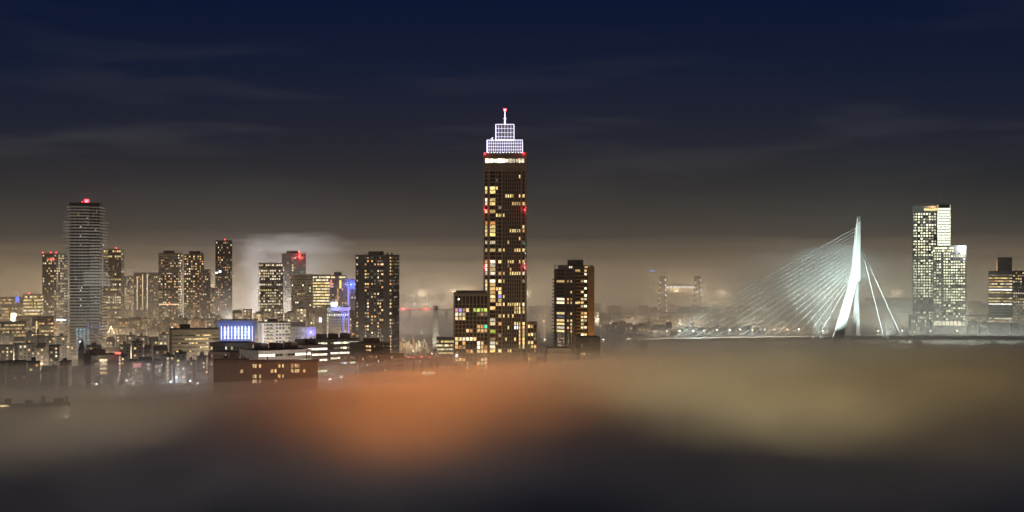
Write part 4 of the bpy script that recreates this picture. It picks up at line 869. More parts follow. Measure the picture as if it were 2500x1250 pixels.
t = thing('tower_crane', 'construction crane boom with a warm light line before the grey banded tower', 'crane', (PX(416, 1700), 1700, 0)); part('mast', MB().box(-.7, .7, -.7, .7, 0, PZ(740, 1700)), 'dark', t); part('boom', MB().box(PX(388, 1700) - PX(416, 1700), PX(436, 1700) - PX(416, 1700), -.4, .4, PZ(744, 1700), PZ(741.8, 1700)), 'amber_tube', t); beacon(t, (0, -.8, PZ(743, 1700)), 300, .6)
t = thing('tower_crane', 'faint lattice crane tower on the horizon at the far left', 'crane', (PX(37, 2900), 2900, 0)); mb = MB()
for a in (-2.2, 2.2): mb.tube((a, 0, 0), (a, 0, PZ(698, 2900)), .4)
for k in range(12): mb.tube((-2.2, 0, 6 * k), (2.2, 0, 6 * k + 6), .25)
part('lattice', mb, 'steel', t)
for k in range(6): link('crane_light', pane(.9, .9, 'dim'), t, (2.2 if k % 2 else -2.2, -.6, PZ(698 + 3 * k, 2900)))

# ================================================================== trees
def tree_mesh(seed, h, spread, leaf=0, twigs=90):
    R = random.Random(seed); tr = MB(); cw = MB()
    tr.tube((0, 0, 0), (0, 0, h * .42), h * .028, h * .018, 7); tips = []
    def grow(p, d, ln, r, lv):
        q = p + d * ln; tr.tube(p, q, r, r * .6, 5)
        if lv == 0: tips.append(q); return
        for k in range(3):
            nd = (d + Vector((R.uniform(-1, 1), R.uniform(-1, 1), R.uniform(-.15, .8))) * spread).normalized(); grow(q, nd, ln * R.uniform(.6, .8), r * .6, lv - 1)
    for k in range(4):
        a = k * 1.57 + R.uniform(-.4, .4); grow(Vector((0, 0, h * R.uniform(.3, .42))), Vector((math.cos(a) * .6, math.sin(a) * .6, .9)).normalized(), h * .2, h * .013, 2)
    for q in tips:
        for k in range(twigs // 12):
            d = Vector((R.uniform(-1, 1), R.uniform(-1, 1), R.uniform(-.5, 1))).normalized(); e = q + d * h * R.uniform(.05, .16)
            s_ = d.orthogonal().normalized() * h * R.uniform(.012, .03); k0 = len(cw.v); m_ = (q + e) / 2
            cw.v += [tuple(q), tuple(m_ + s_), tuple(e), tuple(m_ - s_)]; cw.f.append((k0, k0 + 1, k0 + 2, k0 + 3))
    return tr.mesh('trunk', 'bark'), cw.mesh('crown', 'twig')
TM = [tree_mesh(3, 12, .55), tree_mesh(8, 10, .7), tree_mesh(15, 14, .5)]
def tree(x, y, z, k, s, label, group, rz=0):
    t = thing('tree', label, 'tree', (x, y, z), rz, group); t.scale = (s, s, s); link('trunk', TM[k][0], t); link('crown', TM[k][1], t); return t
RT = random.Random(44)
for k in range(9): Yk = 1330 + RT.uniform(-50, 60); tree(PX(1042 + 6 * k, Yk), Yk, 0, k % 3, RT.uniform(.7, 1.25), f'{ordinal(k)} dark tree counted from left around the white pylon foot', 'trees around the white pylon', k)
for k in range(16): Yk = GY(812 + k * .8, 3) + RT.uniform(-10, 30); tree(PX(1475 + 20 * k, Yk), Yk + 12, 2.2, k % 3, RT.uniform(.7, 1.1), f'{ordinal(k)} bare tree from left along the island quay', 'trees on the island quay', k)
for k in range(10): Yk = 1500 + RT.uniform(-60, 60); tree(PX(2415 + 10 * k, Yk), Yk, 0, k % 3, RT.uniform(1.0, 1.6), f'{ordinal(k)} tree from left of the fogged clump at the right edge', 'trees at the right edge', k)
for k in range(10): Yk = 1150 + RT.uniform(-90, 60); tree(PX(330 + 19 * k + RT.uniform(-8, 8), Yk), Yk, 0, k % 3, RT.uniform(.8, 1.2), f'{ordinal(k)} bare street tree from left beside the yellow windows', 'street trees on the left', k)
# the pale palm in the lit fog
Y = 1090; t = thing('palm_tree', 'pale drooping palm lit white in the fog at the lower left', 'palm tree', (PX(420, Y), Y, 0)); hp = PZ(892, Y); part('trunk', MB().tube((0, 0, 0), (.4, 0, hp), .4, .28, 8), 'pale', t); mb = MB()
for k in range(13):
    a = k * 2 * math.pi / 13; p = Vector((.4, 0, hp)); d = Vector((math.cos(a), math.sin(a), .55))
    for q in range(5):
        e = p + d * 1.25; sd = Vector((-math.sin(a), math.cos(a), 0)) * (.55 - .07 * q); k0 = len(mb.v)
        mb.v += [tuple(p - sd), tuple(p + sd), tuple(e + sd * .8), tuple(e - sd * .8)]; mb.f.append((k0, k0 + 1, k0 + 2, k0 + 3)); p = e; d = d + Vector((0, 0, -.42))
part('crown', mb, 'pale', t)
street_lamp(PX(432, 1075), 1075, 0, 9, 'lamp_cool', 30000, COOL, 'white street lamp right beside the pale palm', 'lamps by the palm')
lit_mat('sign_white2', (1, .95, .84), (1, .97, .9), 3.0, True, .2)
# ================================================================== the harbour gap in the middle
def white_pylon():
    Y = 1400; s = Y / F; t = thing('bridge_pylon', 'white tapered pylon with a round mark near its top, beside the river', 'pylon', (PX(1064, Y), Y, 0)); X = lambda px: (px - 1064) * s
    zt, zb = PZ(749, Y), 0
    part('shaft', MB().hexa([(X(1055), -2.6, zb), (X(1071.5), -2.6, zb), (X(1071.5), 2.6, zb), (X(1055), 2.6, zb)], [(X(1058.6), -1.6, zt), (X(1070.6), -1.6, zt), (X(1070.6), 1.6, zt), (X(1058.6), 1.6, zt)]), 'white_paint', t)
    n = 14; c = (X(1065.5), PZ(755.5, Y)); k = MB(); pts = [(c[0] + .9 * math.cos(2 * math.pi * i / n), c[1] + .9 * math.sin(2 * math.pi * i / n)) for i in range(n)]
    k.hexa([(a, -1.66, b) for a, b in pts], [(a, -1.95, b) for a, b in pts]); part('round_mark', k, 'dark', t)
    part('top_cap', MB().box(X(1059.5), X(1069.5), -1, 1, zt + .02, zt + .9), 'pale', t)
    l_ = thing('flood_light', 'warm flood light at the foot of the white pylon', 'flood light', (PX(1060, 1370), 1370, 0)); part('lamp_housing', MB().box(-.5, .5, -.4, .4, 0, .8), 'steel', l_); part('lamp_glass', MB().box(-.45, .45, .42, .5, .1, .75), 'lamp_warm', l_)
    spot(l_, (0, 1.5, 14), (2, 30, 34), 20000, (1, .86, .62), 90)
white_pylon()
def red_bridge():
    Y = 2350; t = thing('red_bridge', 'distant bridge deck with a glowing red light line over the water', 'bridge', (PX(1020, Y), Y, 0)); X = lambda px: PX(px, Y) - PX(1020, Y); z = PZ(755, Y)
    part('deck', MB().box(X(930), X(1190), -8, 8, z - 1.6, z), 'concrete', t); part('light_line', MB().box(X(940), X(1058), -8.4, -8.02, z - .1, z + 1.3), 'red', t); part('railing', MB().box(X(930), X(1190), -8.2, -8, z + 2.2, z + 2.5), 'pale', t)
    for px in (950, 1000, 1090, 1160): part('pier', MB().box(X(px) - 2, X(px) + 2, -6, 6, 0, z - 1.61), 'concrete', t)
    light(t, (X(985), -12, z + 1), 15000, (1, .12, .12), .8); light(t, (X(1040), -12, z + 1), 15000, (1, .12, .12), .8)
    for k, px in enumerate((1013, 1038, 1084, 990)): street_lamp(PX(px, Y), Y - 6, z, 10, 'lamp_warm' if k else 'lamp_cool', 26000 if k < 2 else 9000, WARM if k else COOL, f'{ordinal(k)} lamp from left on the red-lit bridge' if 0 else ['bright white lamp on the red-lit bridge', 'warm lamp right of the white lamp on the red-lit bridge', 'lamp on the bridge right of the white pylon', 'leftmost lamp on the red-lit bridge'][k], 'lamps on the red-lit bridge')
red_bridge()
# old ships with lights in their rigging
def ship(px, Y, k, label):
    t = thing('sailing_ship', label, 'ship', (PX(px, Y), Y, .1), .5 * k, 'ships with lit rigging in the harbour')
    part('hull', MB().hexa([(-8, -1.6, 0), (8, -1.6, 0), (8, 1.6, 0), (-8, 1.6, 0)], [(-10, -2.4, 2.4), (10.5, -1.2, 2.8), (10.5, 1.2, 2.8), (-10, 2.4, 2.4)]), 'hull', t); part('cabin', MB().box(-6, 0, -1.6, 1.6, 2.5, 4.4), 'pale', t)
    for q, x in enumerate((-3, 4)):
        h = 19 - 3 * q - (k % 3); part('mast', MB().tube((x, 0, 2.5), (x, 0, h), .18, .1), 'bark', t); mb = MB()
        for e in (-9.5, 9.8, x + 4, x - 4): mb.tube((x, 0, h), (e, 0, 3.2), .11, .11, 4)
        for zz in (.45, .7): mb.tube((x - 3, 0, h * zz), (x + 3, 0, h * zz), .11, .11, 4)
        part('light_string', mb, 'amber_tube' if k % 3 else 'orange', t, 'stuff')
    light(t, (0, -3, 9), 3000, (1, .55, .26), .4)
for k, (px, Y) in enumerate(((980, 1440), (990, 1490), (1000, 1430), (1010, 1500), (1020, 1450), (1031, 1490))): ship(px, Y, k, f'{ordinal(k)} from left of the ships strung with orange lights')
def overpass():
    Y = 1185; t = thing('overpass', 'low road bridge with red tail lights before the harbour', 'bridge', (PX(1025, Y), Y, 0)); X = lambda px: PX(px, Y) - PX(1025, Y); z = PZ(874, Y)
    part('deck', MB().box(X(986), X(1070), -6, 6, z - 1.4, z), 'concrete', t)
    for k, y in enumerate((-6.2, 6.05)): part('railing', MB().box(X(986), X(1070), y, y + .15, z - .2, z + .9), 'pale', t)
    for px in (992, 1010, 1030, 1052, 1068): part('pier', MB().box(X(px) - .8, X(px) + .8, -5, 5, 0, z - 1.41), 'concrete', t)
    b = thing('ferry_kiosk', 'greenish lit glass kiosk under the low road bridge', 'kiosk', (PX(1045, 1165), 1165, 0)); part('glazing', MB().hexa([(-3.4, -3, 3.2), (5, -3, 3.2), (5, 3, 3.2), (-3.4, 3, 3.2)], [(-5.2, -3, 6.6), (5.2, -3, 6.6), (5.2, 3, 6.6), (-5.2, 3, 6.6)]), 'mint', b); part('roof', MB().box(-5.6, 5.6, -3.4, 3.4, 6.62, 7), 'dark', b); part('base', MB().box(-2.5, 4, -2, 2, 0, 3.18), 'grey', b)
    return z
oz = overpass()
# ------------------------------------------------------------------ cars
CM = {}
def car(x, y, z, rz, front, label, group):
    if not CM:
        CM['body'] = MB().hexa([(-2.15, -.85, .3), (2.15, -.85, .3), (2.15, .85, .3), (-2.15, .85, .3)], [(-2.1, -.8, .85), (2.05, -.8, .8), (2.05, .8, .8), (-2.1, .8, .85)]).mesh('body', 'car_paint')
        CM['cabin'] = MB().hexa([(-1.7, -.78, .86), (1.0, -.78, .83), (1.0, .78, .83), (-1.7, .78, .86)], [(-1.2, -.62, 1.42), (.3, -.62, 1.42), (.3, .62, 1.42), (-1.2, .62, 1.42)]).mesh('cabin', 'glass')
        CM['wheel'] = MB().tube((0, -.1, 0), (0, .1, 0), .33, .33, 12).mesh('wheel', 'rubber')
        CM['headlight'] = MB().box(-.1, .1, -.26, .26, -.16, .16).mesh('headlight', 'lamp_cool'); CM['taillight'] = MB().box(-.1, .1, -.3, .3, -.16, .16).mesh('taillight', 'red_lamp')
    t = thing('car', label, 'car', (x, y, z), rz, group); link('body', CM['body'], t); link('cabin', CM['cabin'], t)
    for a in (-1.35, 1.35):
        for b in (-.8, .8): link('wheel', CM['wheel'], t, (a, b, .33))
    for b in (-.55, .55): link('headlight', CM['headlight'], t, (2.16, b, .62)); link('taillight', CM['taillight'], t, (-2.2, b, .66))
lit_mat('red_lamp', (1, .06, .05), (1, .08, .06), 14.0, False)
RC = random.Random(9)
for k, px in enumerate((990, 996, 1003, 1010, 1020, 1027, 1036, 1046)): car(PX(px, 1182 + (k % 2) * 5), 1182 + (k % 2) * 5, oz, 1.9 if k % 2 else 1.6, 1, f'{ordinal(k)} car from left on the low road bridge', 'cars on the low road bridge')

# ================================================================== the cable-stayed bridge
def erasmus():
    Y = 1470; s = Y / F; X0 = PX(2085, Y); t = thing('cable_stayed_bridge', 'white floodlit cable-stayed bridge with a bent asymmetric pylon', 'bridge', (X0, Y, 0)); X = lambda px: (px - 2085) * s; Z = lambda y: PZ(y, Y)
    zd = Z(824); H = 11.0
    # deck: rises gently from the left landing
    dk = MB(); xs = [1560, 1640, 1760, 1900, 2085, 2300, 2470, 2600]; zs = [831, 829, 827, 825, 823, 823, 824, 825]
    for (a, za), (b, zb) in zip(zip(xs, zs), zip(xs[1:], zs[1:])):
        dk.hexa([(X(a), -H, Z(za) - 2.2), (X(b), -H, Z(zb) - 2.2), (X(b), H, Z(zb) - 2.2), (X(a), H, Z(za) - 2.2)], [(X(a), -H, Z(za)), (X(b), -H, Z(zb)), (X(b), H, Z(zb)), (X(a), H, Z(za))])
    part('deck', dk, 'pale', t)
    rl = MB()
    for (a, za), (b, zb) in zip(zip(xs, zs), zip(xs[1:], zs[1:])):
        for y in (-H - .1, H - .1): rl.hexa([(X(a), y, Z(za) + .02), (X(b), y, Z(zb) + .02), (X(b), y + .2, Z(zb) + .02), (X(a), y + .2, Z(za) + .02)], [(X(a), y, Z(za) + 1.1), (X(b), y, Z(zb) + 1.1), (X(b), y + .2, Z(zb) + 1.1), (X(a), y + .2, Z(za) + 1.1)])
    part('railing', rl, 'pale', t)
    for px in (1570, 2088, 2240, 2420): part('pier', MB().hexa([(X(px) - 5, -9, 0), (X(px) + 5, -9, 0), (X(px) + 5, 9, 0), (X(px) - 5, 9, 0)], [(X(px) - 3, -7, Z(826) - 2.3), (X(px) + 3, -7, Z(826) - 2.3), (X(px) + 3, 7, Z(826) - 2.3), (X(px) - 3, 7, Z(826) - 2.3)]), 'concrete', t)
    # pylon shaft (upper part, split at the top into two fins) and two legs
    def quad(y, l_, r_, y0, y1): return [(X(l_), y0, Z(y)), (X(r_), y0, Z(y)), (X(r_ + 1.5), y1, Z(y)), (X(l_ + 1.5), y1, Z(y))]
    sh = MB(); lv = [(541, 2091.6, 2099), (575, 2089.4, 2098.8), (610, 2086.6, 2098.4), (645, 2082.5, 2098), (672, 2078.4, 2097.5), (686, 2073.8, 2096.8)]
    yd = [(-3.0, 4.2), (-3.6, 7.6), (-3.8, 9.5), (-4.2, 7.5), (-4.5, 6.5), (-4.8, 6.2)]
    for (a, b), (p, q) in zip(zip(lv, lv[1:]), zip(yd, yd[1:])): sh.hexa(quad(b[0], b[1], b[2], *q), quad(a[0], a[1], a[2], *p))
    part('pylon_shaft', sh, 'white_paint', t)
    for l_, r_ in ((2091.7, 2095.0), (2095.6, 2098.9)): part('pylon_fin', MB().hexa(quad(540.9, l_, r_, -2.8, 4.0), quad(528.5, l_ + (.9 if l_ < 2093 else 2.0), l_ + (1.9 if l_ < 2093 else 3.0), -2.4, 1.2)), 'white_paint', t)
    part('pylon_leg', MB().hexa([(X(2020), -15.5, zd - 8), (X(2046), -15.5, zd - 8), (X(2046), -11.4, zd - 8), (X(2020), -11.4, zd - 8)], [(X(2073.8), -4.7, Z(686.2)), (X(2090.2), -4.7, Z(686.2)), (X(2090.6), .4, Z(686.2)), (X(2074.4), .4, Z(686.2))]), 'white_paint', t)
    part('pylon_leg', MB().hexa([(X(2083), 11.4, zd - 8), (X(2095), 11.4, zd - 8), (X(2110), 17, zd - 8), (X(2100), 17, zd - 8)], [(X(2090.4), .6, Z(686.2)), (X(2096.8), .6, Z(686.2)), (X(2099), 6.0, Z(686.2)), (X(2092), 6.0, Z(686.2))]), 'white_paint', t)
    # stay cables in two planes
    an = [1593, 1611, 1634, 1655, 1682, 1708, 1737, 1767, 1798, 1826, 1856, 1883, 1912, 1939, 1966, 1995]
    for k, px in enumerate(an):
        yt = 555 + 8.7 * k; i = min(4, max(0, [q for q in range(5) if lv[q][0] <= yt][-1])); f_ = (yt - lv[i][0]) / (lv[i + 1][0] - lv[i][0]); xl = lv[i][1] + f_ * (lv[i + 1][1] - lv[i][1])
        za = [z for x_, z in zip(xs, zs)]; zz = 831 + (px - 1560) / (2085 - 1560) * (823 - 831)
        for pl, yy in ((-1, -9.5), (1, 9.5)): part('stay_cable', MB().tube((PX(px + (2.2 if pl > 0 else 0), Y + yy) - X0, yy, Z(zz) + .3), (X(xl + 1), pl * 1.2, Z(yt)), .14, .14, 5), 'slab_white', t)
    for px, yy, ya in ((2152, -9, 605), (2206, 8, 604)): part('back_stay', MB().tube((X(px), yy, zd + .4), (X(2103.5), 1 + yy * .1, Z(ya)), .4, .4, 8), 'white_paint', t)
    # lamps standing on the deck
    for k, px in enumerate((1598, 1629, 1660, 1691, 1719, 1751, 1778, 1810, 1835, 1867, 1891, 1924, 1947, 2010, 2140, 2205, 2270, 2340)):
        zz = 831 + (px - 1560) / (2085 - 1560) * (823 - 831) if px < 2085 else 823.5
        street_lamp(PX(px, Y), Y - 3 + (k % 2) * 6, Z(zz), 9.5 if px < 2000 else 7, 'lamp_warm' if k % 3 else 'lamp_cool', 9000 if px < 2000 else 2500, (1, .90, .70), f'{ordinal(k)} lamp post from left on the cable-stayed bridge deck', 'lamp posts on the bridge deck', .35, RC.uniform(-.6, .6))
    # flood lights at the deck, aimed up the pylon and along the stays
    GREEN = (.80, 1, .93)
    def flood(px, yy, tgt, pw, ang, label, z=None):
        l_ = thing('flood_light', label, 'flood light', (PX(px, Y), Y + yy, zd + .05)); part('lamp_housing', MB().box(-.7, .7, -.5, .5, 0, 1.0), 'steel', l_); part('lamp_glass', MB().box(-.6, .6, -.4, .4, 1.01, 1.1), 'lamp_cool', l_)
        spot(l_, (0, 0, 2.2), (tgt[0] - PX(px, Y), tgt[1] - Y - yy, tgt[2] - zd), pw, GREEN, ang, .6, 1.0)
    flood(1972, -26, (PX(2086, Y), Y, Z(635)), 1500000, 50, 'greenish white flood light before the bridge, aimed up at the pylon')
    flood(1985, -34, (PX(2030, Y), Y + 10, Z(640)), 1050000, 95, 'flood light under the glowing cloud left of the pylon')
    flood(2150, -30, (PX(2165, Y), Y + 50, Z(640)), 380000, 95, 'flood light under the drifting fog right of the pylon')
    flood(1996, -24, (PX(2056, Y), Y - 8, Z(730)), 260000, 78, 'flood light lighting the near pylon leg of the bridge')
    flood(1800, -10, (PX(1930, Y), Y + 4, Z(700)), 170000, 120, 'flood light at mid deck lighting the stay cables')
    flood(1650, -10, (PX(1740, Y), Y + 4, Z(760)), 300000, 130, 'flood light at the left deck lighting the long stay cables')
    flood(2180, -8, (PX(2125, Y), Y, Z(680)), 140000, 70, 'flood light behind the pylon lighting the two back stays')
    for k in range(16):
        px = 2105 + 23 * k + RC.uniform(-4, 4); car(PX(px, Y - 6 + 5 * (k % 2)), Y - 6 + 5 * (k % 2), Z(823.5) + .02, 0 if k % 2 else math.pi, 1, f'{ordinal(k)} car from left on the deck right of the pylon', 'cars right of the pylon')
    for k in range(10):
        px = 1690 + 32 * k + RC.uniform(-6, 6); car(PX(px, Y - 5 + 5 * (k % 2)), Y - 5 + 5 * (k % 2), Z(831 + (px - 1560) / 525 * -8) + .05, 0 if k % 2 else math.pi, 1, f'{ordinal(k)} car from left on the deck under the cables', 'cars under the cables')
erasmus()
# fog drifting round the pylon
Y = 1500
fog_puff('fog_cloud', (PX(2000, Y), Y + 30, PZ(685, Y)), (58, 56, 34), .0042, 3.1, .4)
fog_puff('fog_cloud_wide', (PX(1975, Y), Y + 36, PZ(690, Y)), (88, 70, 42), .0024, 7.4, .4)
fog_puff('fog_cloud_core', (PX(2040, Y), Y + 16, PZ(650, Y)), (40, 34, 24), .013, 5.6, .35)
fog_puff('fog_cloud_low', (PX(1880, Y), Y + 60, PZ(740, Y)), (90, 70, 40), .004, 8.3, .3)
fog_puff('fog_drift', (PX(2190, Y), Y + 70, PZ(690, Y)), (95, 60, 40), .004, 1.7, .35)
fog_puff('fog_scarf', (PX(2310, 1540), 1520, 34), (95, 50, 62), .0040, 9.1, .3)
fog_puff('fog_drift_right', (PX(2420, 1700), 1800, PZ(690, 1700)), (100, 80, 44), .003, 6.4, .35)
fog_puff('fog_dome', (PX(745, 2060), 2090, 20), (96, 110, 116), .0024, 2.2, .10)
fl = thing('flood_light', 'white sky-beam flood light inside the dome of fog', 'flood light', (PX(690, 2040), 2040, 0)); part('lamp_housing', MB().box(-1, 1, -1, 1, 0, 1.2), 'steel', fl); part('lamp_glass', MB().box(-.8, .8, -.8, .8, 1.21, 1.3), 'lamp_cool', fl)  # added to light the fog dome from inside
spot(fl, (0, 0, 3), (-14, 20, 100), 2200000, (.86, .9, 1), 110, .8, 1.0)
fog_puff('fog_plume', (PX(715, 2050), 2060, PZ(594, 2050)), (84, 70, 13), .0030, 3.3, .75)
fog_puff('fog_plume_tail', (PX(618, 2050), 2050, PZ(632, 2050)), (19, 36, 26), .0050, 7.9, .6)
fog_puff('fog_dome_foot', (PX(610, 1850), 1920, 20), (40, 60, 92), .0026, 4.9, .15)

# ================================================================== old lift bridge far behind
def hef():
    Y = 2500; s = Y / F; t = thing('lift_bridge', 'distant lift bridge, two lattice towers with a lit raised truss span', 'bridge', (PX(1660, Y), Y, 0)); X = lambda px: (px - 1660) * s; Z = lambda y: PZ(y, Y)
    for c, wb in ((1617, 11), (1703, 11)):
        mb = MB(); zt = Z(678); bw, tw = wb * s, 5.5 * s
        n = 9
        for q in range(n):
            za, zb = zt * q / n, zt * (q + 1) / n; fa = bw + (tw - bw) * q / n; fb = bw + (tw - bw) * (q + 1) / n
            for sx_ in (-1, 1):
                for sy in (-1, 1): mb.tube((X(c) + sx_ * fa, sy * 5, za), (X(c) + sx_ * fb, sy * 5, zb), .6, .6, 5)
            for sy in (-1, 1): mb.tube((X(c) - fa, sy * 5, za), (X(c) + fb, sy * 5, zb), .35, .35, 4).tube((X(c) + fa, sy * 5, za), (X(c) - fb, sy * 5, zb), .35, .35, 4).tube((X(c) - fb, sy * 5, zb), (X(c) + fb, sy * 5, zb), .35, .35, 4)
        tw_ = part('lattice_tower', mb, 'steel', t); part('top_sheave', MB().box(X(c) - tw - 1, X(c) + tw + 1, -5.6, 5.6, zt + .02, zt + 2.4), 'steel', tw_)
        RH = random.Random(c)
        for q in range(16):
            z = zt * (.05 + .06 * q); f_ = bw + (tw - bw) * z / zt
            link('tower_light', pane(1.2, 3.2 if q % 2 else 1.8, 'sign_white2'), tw_, (X(c) + f_ * (1 if q % 2 else -1), -5.8, z))
    z = Z(703); mb = MB(); xa, xb = X(1622), X(1698); n = 12
    for q in range(n):
        a, b = xa + (xb - xa) * q / n, xa + (xb - xa) * (q + 1) / n; h0 = 3.5 + 4.5 * math.sin(math.pi * q / n); h1 = 3.5 + 4.5 * math.sin(math.pi * (q + 1) / n)
        for y in (-4, 4): mb.tube((a, y, z), (b, y, z), .4, .4, 4).tube((a, y, z + h0), (b, y, z + h1), .4, .4, 4).tube((a, y, z), ((a + b) / 2, y, z + (h0 + h1) / 2), .3, .3, 4).tube(((a + b) / 2, y, z + (h0 + h1) / 2), (b, y, z), .3, .3, 4)
    sp = part('truss_span', mb, 'pale', t, 'stuff')
    for q in range(24): link('span_light', pane(1.1, 3.0 if q % 3 else 1.6, 'sign_white2'), sp, (xa + (xb - xa) * (q + .5) / 24, -4.6, z + 1.6)); 
    part('light_line', MB().box(xa, xb, -4.9, -4.5, z - 1.4, z - .8), 'amber_tube', sp)
    for q in range(3):
        for i in range(5): link('office_light', pane(1.8, 1.4, 'warm'), t, (X(1606) + i * 2.6, 6.5, Z(705 + 5 * q)))
hef()
S('office_block', 'faint long building with warm window rows behind the lift bridge', 'office building', 1604, None, 1700, 716, 3300, 0, 20, 'pale', 4, 24, 3, .6, .5, .5, ('warm', 'dim'), 121, None, 30)
r = S('office_tower', 'faint hazy tower with a blue roof sign left of the lift bridge', 'tower', 1579, None, 1627, 664, 3150, 0, 24, 'pale', 6, 5, 3, .5, .3, .35, ('dim', 'warm'), 122, None, 40); part('blue_sign', MB().box(-r[1] * .35, -r[1] * .1, -r[2] / 2 - .5, -r[2] / 2 - .1, r[3] + 1, r[3] + 4.5), 'blue', r[0])
row('the far quay buildings behind the stay cables', 'far quay buildings behind the cables', 1770, 2030, 8, 742, 758, 2720, 13, p=.42, d=20, name='quay_building', cat='building')
r = S('quay_hall', 'golden floodlit hall on the far quay behind the stay cables', 'building', 1957, None, 1988, 760, 2640, 0, 20, 'ochre', 4.5, 9, 3, .6, .6, .7, ('yellow', 'warm'), 123, None, 2)
r = S('river_boat', 'boat-like pavilion with a blue glow line between the pylon legs', 'pavilion', 2055, None, 2078, 776, 2500, 0, 10, 'pale', 3, 6, 2, .6, .5, .4, ('warm', 'yellow'), 124, None, 1); part('blue_line', MB().box(-r[1] / 2, r[1] / 2, -r[2] / 2 - 1.4, -r[2] / 2 - .8, .3, 3.0), 'blue', r[0])
# island houses, row behind row
row('the quay houses on the river island with many lights', 'quay houses on the island', 1462, 1640, 11, 786, 798, 2010, 14, p=.34, roofs=('gable', 'flat'), keys=('warm', 'orange', 'white', 'pink'), z0=2.2, slope=-60)
row('the second row of dark houses on the island', 'second row on the island', 1462, 1800, 13, 772, 782, 2230, 15, p=.10, roofs=('gable', 'flat'), z0=2.2)
row('the third row of dark roofs on the island', 'third row on the island', 1456, 1790, 11, 760, 768, 2480, 16, p=.08, roofs=('gable',), z0=2.2)
row('the hindmost dark roofs forming the island ridge', 'island ridge roofs', 1452, 1760, 10, 745, 753, 2760, 17, p=.04, roofs=('gable', 'flat'), z0=2.2)
row('the low quay houses under the cables of the bridge', 'quay houses under the cables', 1650, 1860, 9, 797, 806, 1960, 18, p=.22, roofs=('gable', 'flat'), z0=2.2)
t = S('light_column', 'dazzling white lit facade strip right of the brown corner tower', 'building', 1452, None, 1463, 760, 1960, 0, 8, 'white_paint', 3.4, 2, 2,   .6, .6, .9, ('white', 'warm'), 130, None, 8)
r_ = t[0]; light(r_, (0, -8, 20), 3000, (1, .86, .6), .6)
# lamps along the quays
for k in range(15):
    f_ = k / 14; px = 1466 + 150 * f_; Yk = GY(807 + 16 * f_, 2.2); street_lamp(PX(px, Yk), Yk + 6, 2.2, 7, 'lamp_warm' if k % 2 else 'lamp_sodium', 2600, WARM, f'{ordinal(k)} quay lamp from left along the island water edge', 'lamps on the island quay', .35)
for k in range(9):
    px = 1775 + 22 * k; Yk = 2700 - 10 * k; street_lamp(PX(px, Yk), Yk, 0, 11, 'lamp_warm' if k % 4 else 'lamp_cool', 12000, PALE if k % 3 else SOD, f'{ordinal(k)} lamp from left on the far quay behind the cables', 'lamps on the far quay', .6)
for k in range(7):
    px = 2105 + 19 * k; Yk = 2410; street_lamp(PX(px, Yk), Yk, 0, 9, 'lamp_warm', 7000, PALE, f'{ordinal(k)} quay lamp from left below the dark flats right of the pylon', 'lamps below the right flats', .5)
for k, (px, y, key, pw) in enumerate(((1370, 830, 'lamp_warm', 1500), (1330, 828, 'lamp_warm', 1500), (1473, 828, 'lamp_cool', 2500), (1534, 826, 'lamp_warm', 1500), (1055, 862, 'lamp_warm', 3500), (1009, 856, 'lamp_warm', 5000), (1026, 905, 'lamp_warm', 1200))):
    Yk = 1330; street_lamp(PX(px, Yk), Yk, 0, max(5, PZ(y, Yk)), key, pw, PALE, ['lone lamp left of the brown tower on the quay', 'lone lamp between the two brown towers', 'bluish lamp at the water right of the brown tower', 'lamp at the left end of the bridge', 'lamp beside the white pylon foot', 'bright lamp before the ships', 'lamp in the fog below the low road bridge'][k], 'single lamps near the river')

